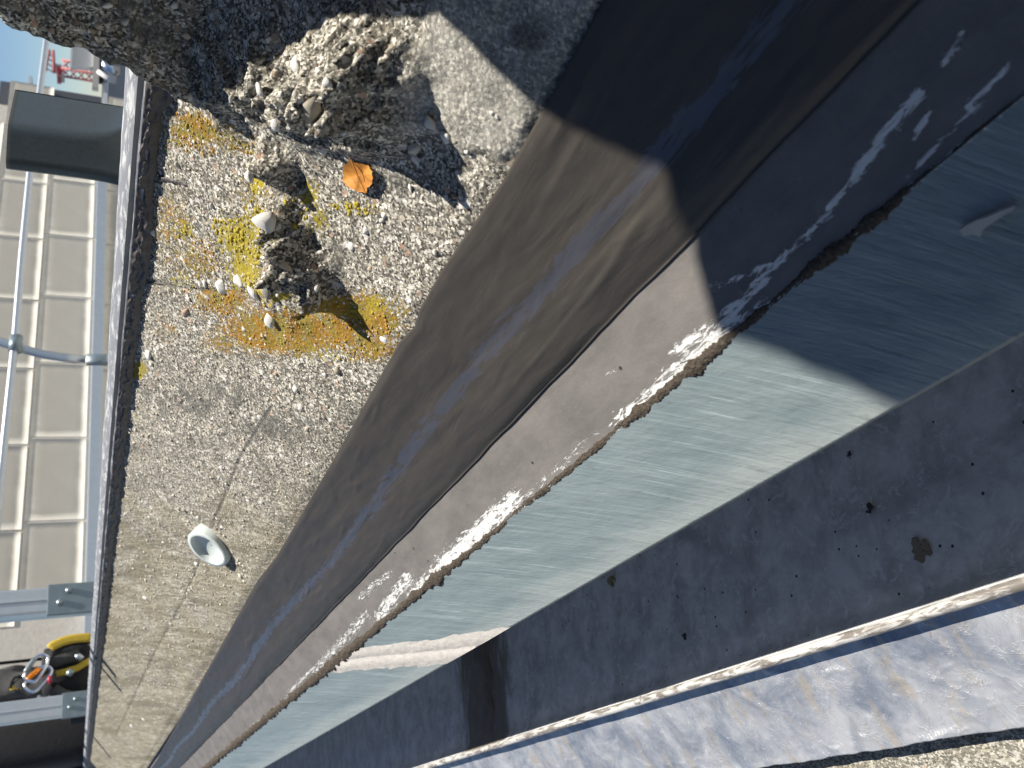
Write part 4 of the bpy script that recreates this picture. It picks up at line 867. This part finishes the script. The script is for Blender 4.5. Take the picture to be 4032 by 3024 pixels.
XP = 4.25
def hang(name, pix, r, mat, label, cat, flat=None, X=XP, n=8, closed=False):
    V, F = tube([atX(x, y, X) for x, y in pix], r, n, closed=closed, flat=flat); o = mesh_obj(name, V, F, mat); tag(o, label, cat); return o
z7 = lambda x, y: (x/2.89/KP, (2450+y/2.89)/KP)
lan = empty('padded_lanyard', atX(*z7(800, 190), XP)); tag(lan, 'curved yellow padded webbing lanyard hanging from the harness', 'lanyard')
V, F = tube([atX(*z7(x, y), XP-.02) for x, y in ((1120, 170), (1000, 175), (900, 180), (800, 195), (720, 215), (650, 245), (600, 270), (572, 300))], .01, 10, flat=(.006, .019)); mesh_obj('webbing', V, F, M['yellow'], lan)
V, F = tube([atX(*z7(x, y), XP) for x, y in ((1100, 215), (950, 225), (820, 235), (720, 260), (650, 300), (610, 350), (590, 420), (540, 470))], [.012, .012, .012, .016, .02, .02, .016, .014], 10); mesh_obj('strap', V, F, M['black'], lan)
def carab(cpix, ang, L, label, col):
    c = atX(*z7(*cpix), XP-.03); e = empty('carabiner', c); tag(e, label, 'carabiner', None)
    pts = []
    for k in range(28):
        a = 2*math.pi*k/28; u = L*.5*np.sign(math.cos(a))*abs(math.cos(a))**.7; v = L*.27*np.sign(math.sin(a))*abs(math.sin(a))**.7*(1+.15*math.cos(a))
        pts.append(c+np.array([.2*v, u*math.sin(ang)+v*math.cos(ang), u*math.cos(ang)-v*math.sin(ang)]))
    V, F = tube(pts, .0065, 8, closed=True); mesh_obj('hook', V, F, M['steel'], e)
    i0 = 4; seg = pts[5:10]; V, F = tube(seg, .0105, 10); mesh_obj('sleeve', V, F, M[col], e)
carab((420, 520), -1.45+1.57*.25, .115, 'steel carabiner with dull grey gate clipped high on the harness', 'galvd')
carab((440, 640), -1.2+1.57*.25, .115, 'steel carabiner with orange screw sleeve on the harness', 'orange')
hang('gear_sling', [z7(x, y) for x, y in ((120, 760), (130, 680), (165, 630), (215, 615), (250, 640))], .007, M['black'], 'thin black cord loop standing out from the harness strap', 'cord')
hang('gear_sling', [z7(x, y) for x, y in ((640, 590), (760, 560), (880, 520), (960, 470), (1040, 430))], .012, M['yellow'], 'olive yellow sling tape running behind the carabiners', 'sling', flat=(.006, .014))
bagV = []; 
bag = empty('gear_bag', atX(*z7(780, 420), XP+.05)); tag(bag, 'dark rope access gear pouch with pale patch beside the carabiners', 'gear bag')
c = atX(*z7(760, 560), XP+.10); V, F = box(c, (.16, .22, .20), .05); V = np.array(V); V = V+.012*np.stack([fbm(V[:, 1]*20, V[:, 2]*20, s, 2) for s in (1, 2, 3)], 1); mesh_obj('pouch', V, F, M['black'], bag)
V, F = tube([atX(*z7(x, y), XP+.01) for x, y in ((560, 450), (680, 420), (800, 390), (900, 380))], .03, 10); mesh_obj('flap', V, F, M['greycloth'], bag)
V, F = tube([atX(*z7(x, y), XP-.02) for x, y in ((860, 400), (900, 385), (930, 420))], .013, 8); mesh_obj('buckle', V, F, M['galv'], bag)
V, F = tube([atX(*z7(x, y), XP-.04) for x, y in ((545, 660), (590, 650))], .016, 10); mesh_obj('red_toggle', V, F, M['red'], bag)
V, F = tube([atX(*z7(x, y), XP-.04) for x, y in ((770, 560), (830, 590))], .014, 10); mesh_obj('oval_ring', V, F, M['galvd'], bag)
hang('gear_sling', [z7(x, y) for x, y in ((180, 740), (240, 690), (330, 640), (430, 590), (540, 520))], .016, M['greycloth'], 'charcoal chest strap crossing above the carabiners', 'strap', flat=(.006, .022))
hang('gear_sling', [z7(x, y) for x, y in ((110, 745), (180, 735), (245, 745))], .008, M['yellow'], 'short yellow-edged tape at the strap end beside the black cord loop', 'tape', flat=(.005, .01))
hang('buckle_pin', [z7(x, y) for x, y in ((380, 930), (430, 900), (465, 840))], .011, M['galv'], 'bent pale metal buckle pin below the carabiners', 'buckle')
hang('gear_sling', [z7(x, y) for x, y in ((600, 780), (700, 840), (820, 870), (940, 860))], .03, M['greycloth'], 'folded charcoal shirt hem tied under the gear pouch', 'cloth')
# black bag made tall to cover the sky behind the person
db_ = empty('sky_cover_bag', atX(*z7(400, 1600), 5.9)); tag(db_, 'tall black bag with tubular handle, enlarged to cover the sky behind the person', 'bag')
c = atX(*z7(420, 1430), 6.0); V, F = box((5.75, .70, -.27), (.5, .30, 1.56), .09); V = np.array(V); mesh_obj('sack', V, F, M['black'], db_)
V, F = tube([atX(*z7(x, y), 5.85) for x, y in ((-60, 1570), (150, 1590), (400, 1585), (700, 1590), (950, 1640), (1040, 1720))], .03, 10); mesh_obj('tubular_handle', V, F, M['black'], db_)
V, F = tube([atX(*z7(x, y), 5.8) for x, y in ((735, 1560), (760, 1490))], [.05, .022], 6); mesh_obj('paper_tag', V, F, M['white'], db_)

# ------------------------------------------------------------------ far roof plant and crane
z8 = lambda x, y: (x/4.148/KP, y/4.148/KP)
XF = 16.
def quadbox(p0, p1, X, dep=.6):
    a = atX(*z8(*p0), X); b_ = atX(*z8(*p1), X); lo = np.minimum(a, b_); hi = np.maximum(a, b_); return box(((X+dep/2), (lo[1]+hi[1])/2, (lo[2]+hi[2])/2), (dep, hi[1]-lo[1], hi[2]-lo[2]))
pl = empty('plant_enclosure', atX(*z8(1600, 1000), XF)); tag(pl, 'grey louvred rooftop plant enclosure with cream fascia beyond the wall', 'plant enclosure')
V, F = quadbox((1170, 560), (1540, 1090), XF+.12, .12); mesh_obj('casing', V, F, M['plant'], pl, smooth=False)
for i, x in enumerate(np.linspace(1185, 1520, 12)):
    V, F = quadbox((x-8, 560), (x+8, 1092), XF, .1); mesh_obj('louvre_slat', V, F, M['white'], pl, smooth=False)
V, F = quadbox((1535, 560), (1610, 1420), XF-.05, .15); mesh_obj('fascia', V, F, M['cream'], pl, smooth=False)
V, F = quadbox((1612, 560), (1690, 1330), XF+.12, .1); mesh_obj('shadow_gap', V, F, M['dark'], pl, smooth=False)
V, F = quadbox((1690, 560), (2100, 1800), XF+.14, .2); mesh_obj('wall', V, F, M['plant'], pl, smooth=False)
V, F = quadbox((1700, 1350), (1760, 1800), XF, .3); mesh_obj('post', V, F, M['white'], pl, smooth=False)
V, F = quadbox((1800, 1440), (1850, 1560), XF, .3); mesh_obj('window', V, F, M['dark'], pl, smooth=False)
du = empty('air_duct', atX(*z8(1800, 1100), XF-1)); tag(du, 'shiny curved metal air duct beside the plant enclosure', 'duct')
V, F = tube([atX(*z8(x, y), XF-1) for x, y in ((1960, 1170), (1830, 1150), (1740, 1080), (1740, 1000), (1820, 960), (1950, 980))], .11, 14); mesh_obj('elbow', V, F, M['steel'], du)
V, F = quadbox((1770, 1170), (1900, 1370), XF-1, .5); mesh_obj('fan_box', V, F, M['plant'], du, smooth=False)
V, F = tube([atX(*z8(x, y), XF-1.4) for x, y in ((1600, 1165), (1750, 1270), (1890, 1320))], .05, 8); mesh_obj('pipe', V, F, M['white'], du)
XC = 130.
cr = empty('tower_crane', atX(*z8(1530, 1210), XC)); tag(cr, 'distant red tower crane with slewing cab against the sky', 'crane')
top = atX(*z8(1010, 1110), XC); bot = atX(*z8(1700, 1240), XC); bot = np.array([top[0], top[1], -13.]); hw = 1.0; parts = []
for sx_ in (-1, 1):
    for sb in (-1, 1): parts.append(tube([bot+[sx_*hw, sb*hw, 0], top+[sx_*hw, sb*hw, 0]], .22, 5))
nz_ = 16; zl = np.linspace(bot[2], top[2], nz_)
for i in range(nz_-1):
    for sb in (-1, 1):
        parts.append(tube([np.array([top[0]-hw, top[1]+sb*hw*(1 if i % 2 else -1), zl[i]]), np.array([top[0]-hw, top[1]-sb*hw*(1 if i % 2 else -1), zl[i+1]])], .13, 4))
        parts.append(tube([np.array([top[0]+sb*hw*(1 if i % 2 else -1), top[1]-hw, zl[i]]), np.array([top[0]-sb*hw*(1 if i % 2 else -1), top[1]-hw, zl[i+1]])], .13, 4))
V, F = joinm(*parts); mesh_obj('mast', V, F, M['crane'], cr)
def cb2(p0, p1, nm, mat, dep=2.): V, F = quadbox(p0, p1, XC, dep); mesh_obj(nm, V, F, mat, cr, smooth=False)
cb2((975, 1110), (1050, 1160), 'slewing_ring', M['crane']); cb2((980, 1165), (1055, 1225), 'cab', M['white']); cb2((935, 1150), (1000, 1245), 'counterweight', M['crane']); cb2((905, 1035), (950, 1070), 'winch', M['white']); cb2((955, 1045), (1005, 1085), 'motor_box', M['white']); cb2((925, 1075), (975, 1120), 'jib_root', M['crane'])
V, F = joinm(tube([top+[0, -1.5, 1.2], top+[0, 4., 1.6]], .3, 5), tube([top+[0, -1.5, 2.6], top+[0, 4., 2.2]], .22, 5), *[tube([top+[0, -1.5+i*1.3, 1.2+.1*i], top+[0, -.8+i*1.3, 2.5-.06*i]], .14, 4) for i in range(4)]); mesh_obj('counter_jib', V, F, M['crane'], cr)
fb = empty('far_building', atX(5, 210, 30)); tag(fb, 'dark grey flat-roofed building seen past the bracket against the sky', 'building')
a = atX(0, 184, 30); V, F = box((32, a[1]-6, a[2]-8), (4, 12.5, 16)); mesh_obj('wall', V, F, plain('dark_cladding', (.13, .13, .14), .6), fb, smooth=False)
V, F = box((31.5, a[1]-6, a[2]-1.1), (4, 12.6, .12)); mesh_obj('parapet_band', V, F, M['white'], fb, smooth=False)
print('objects', len(bpy.data.objects))
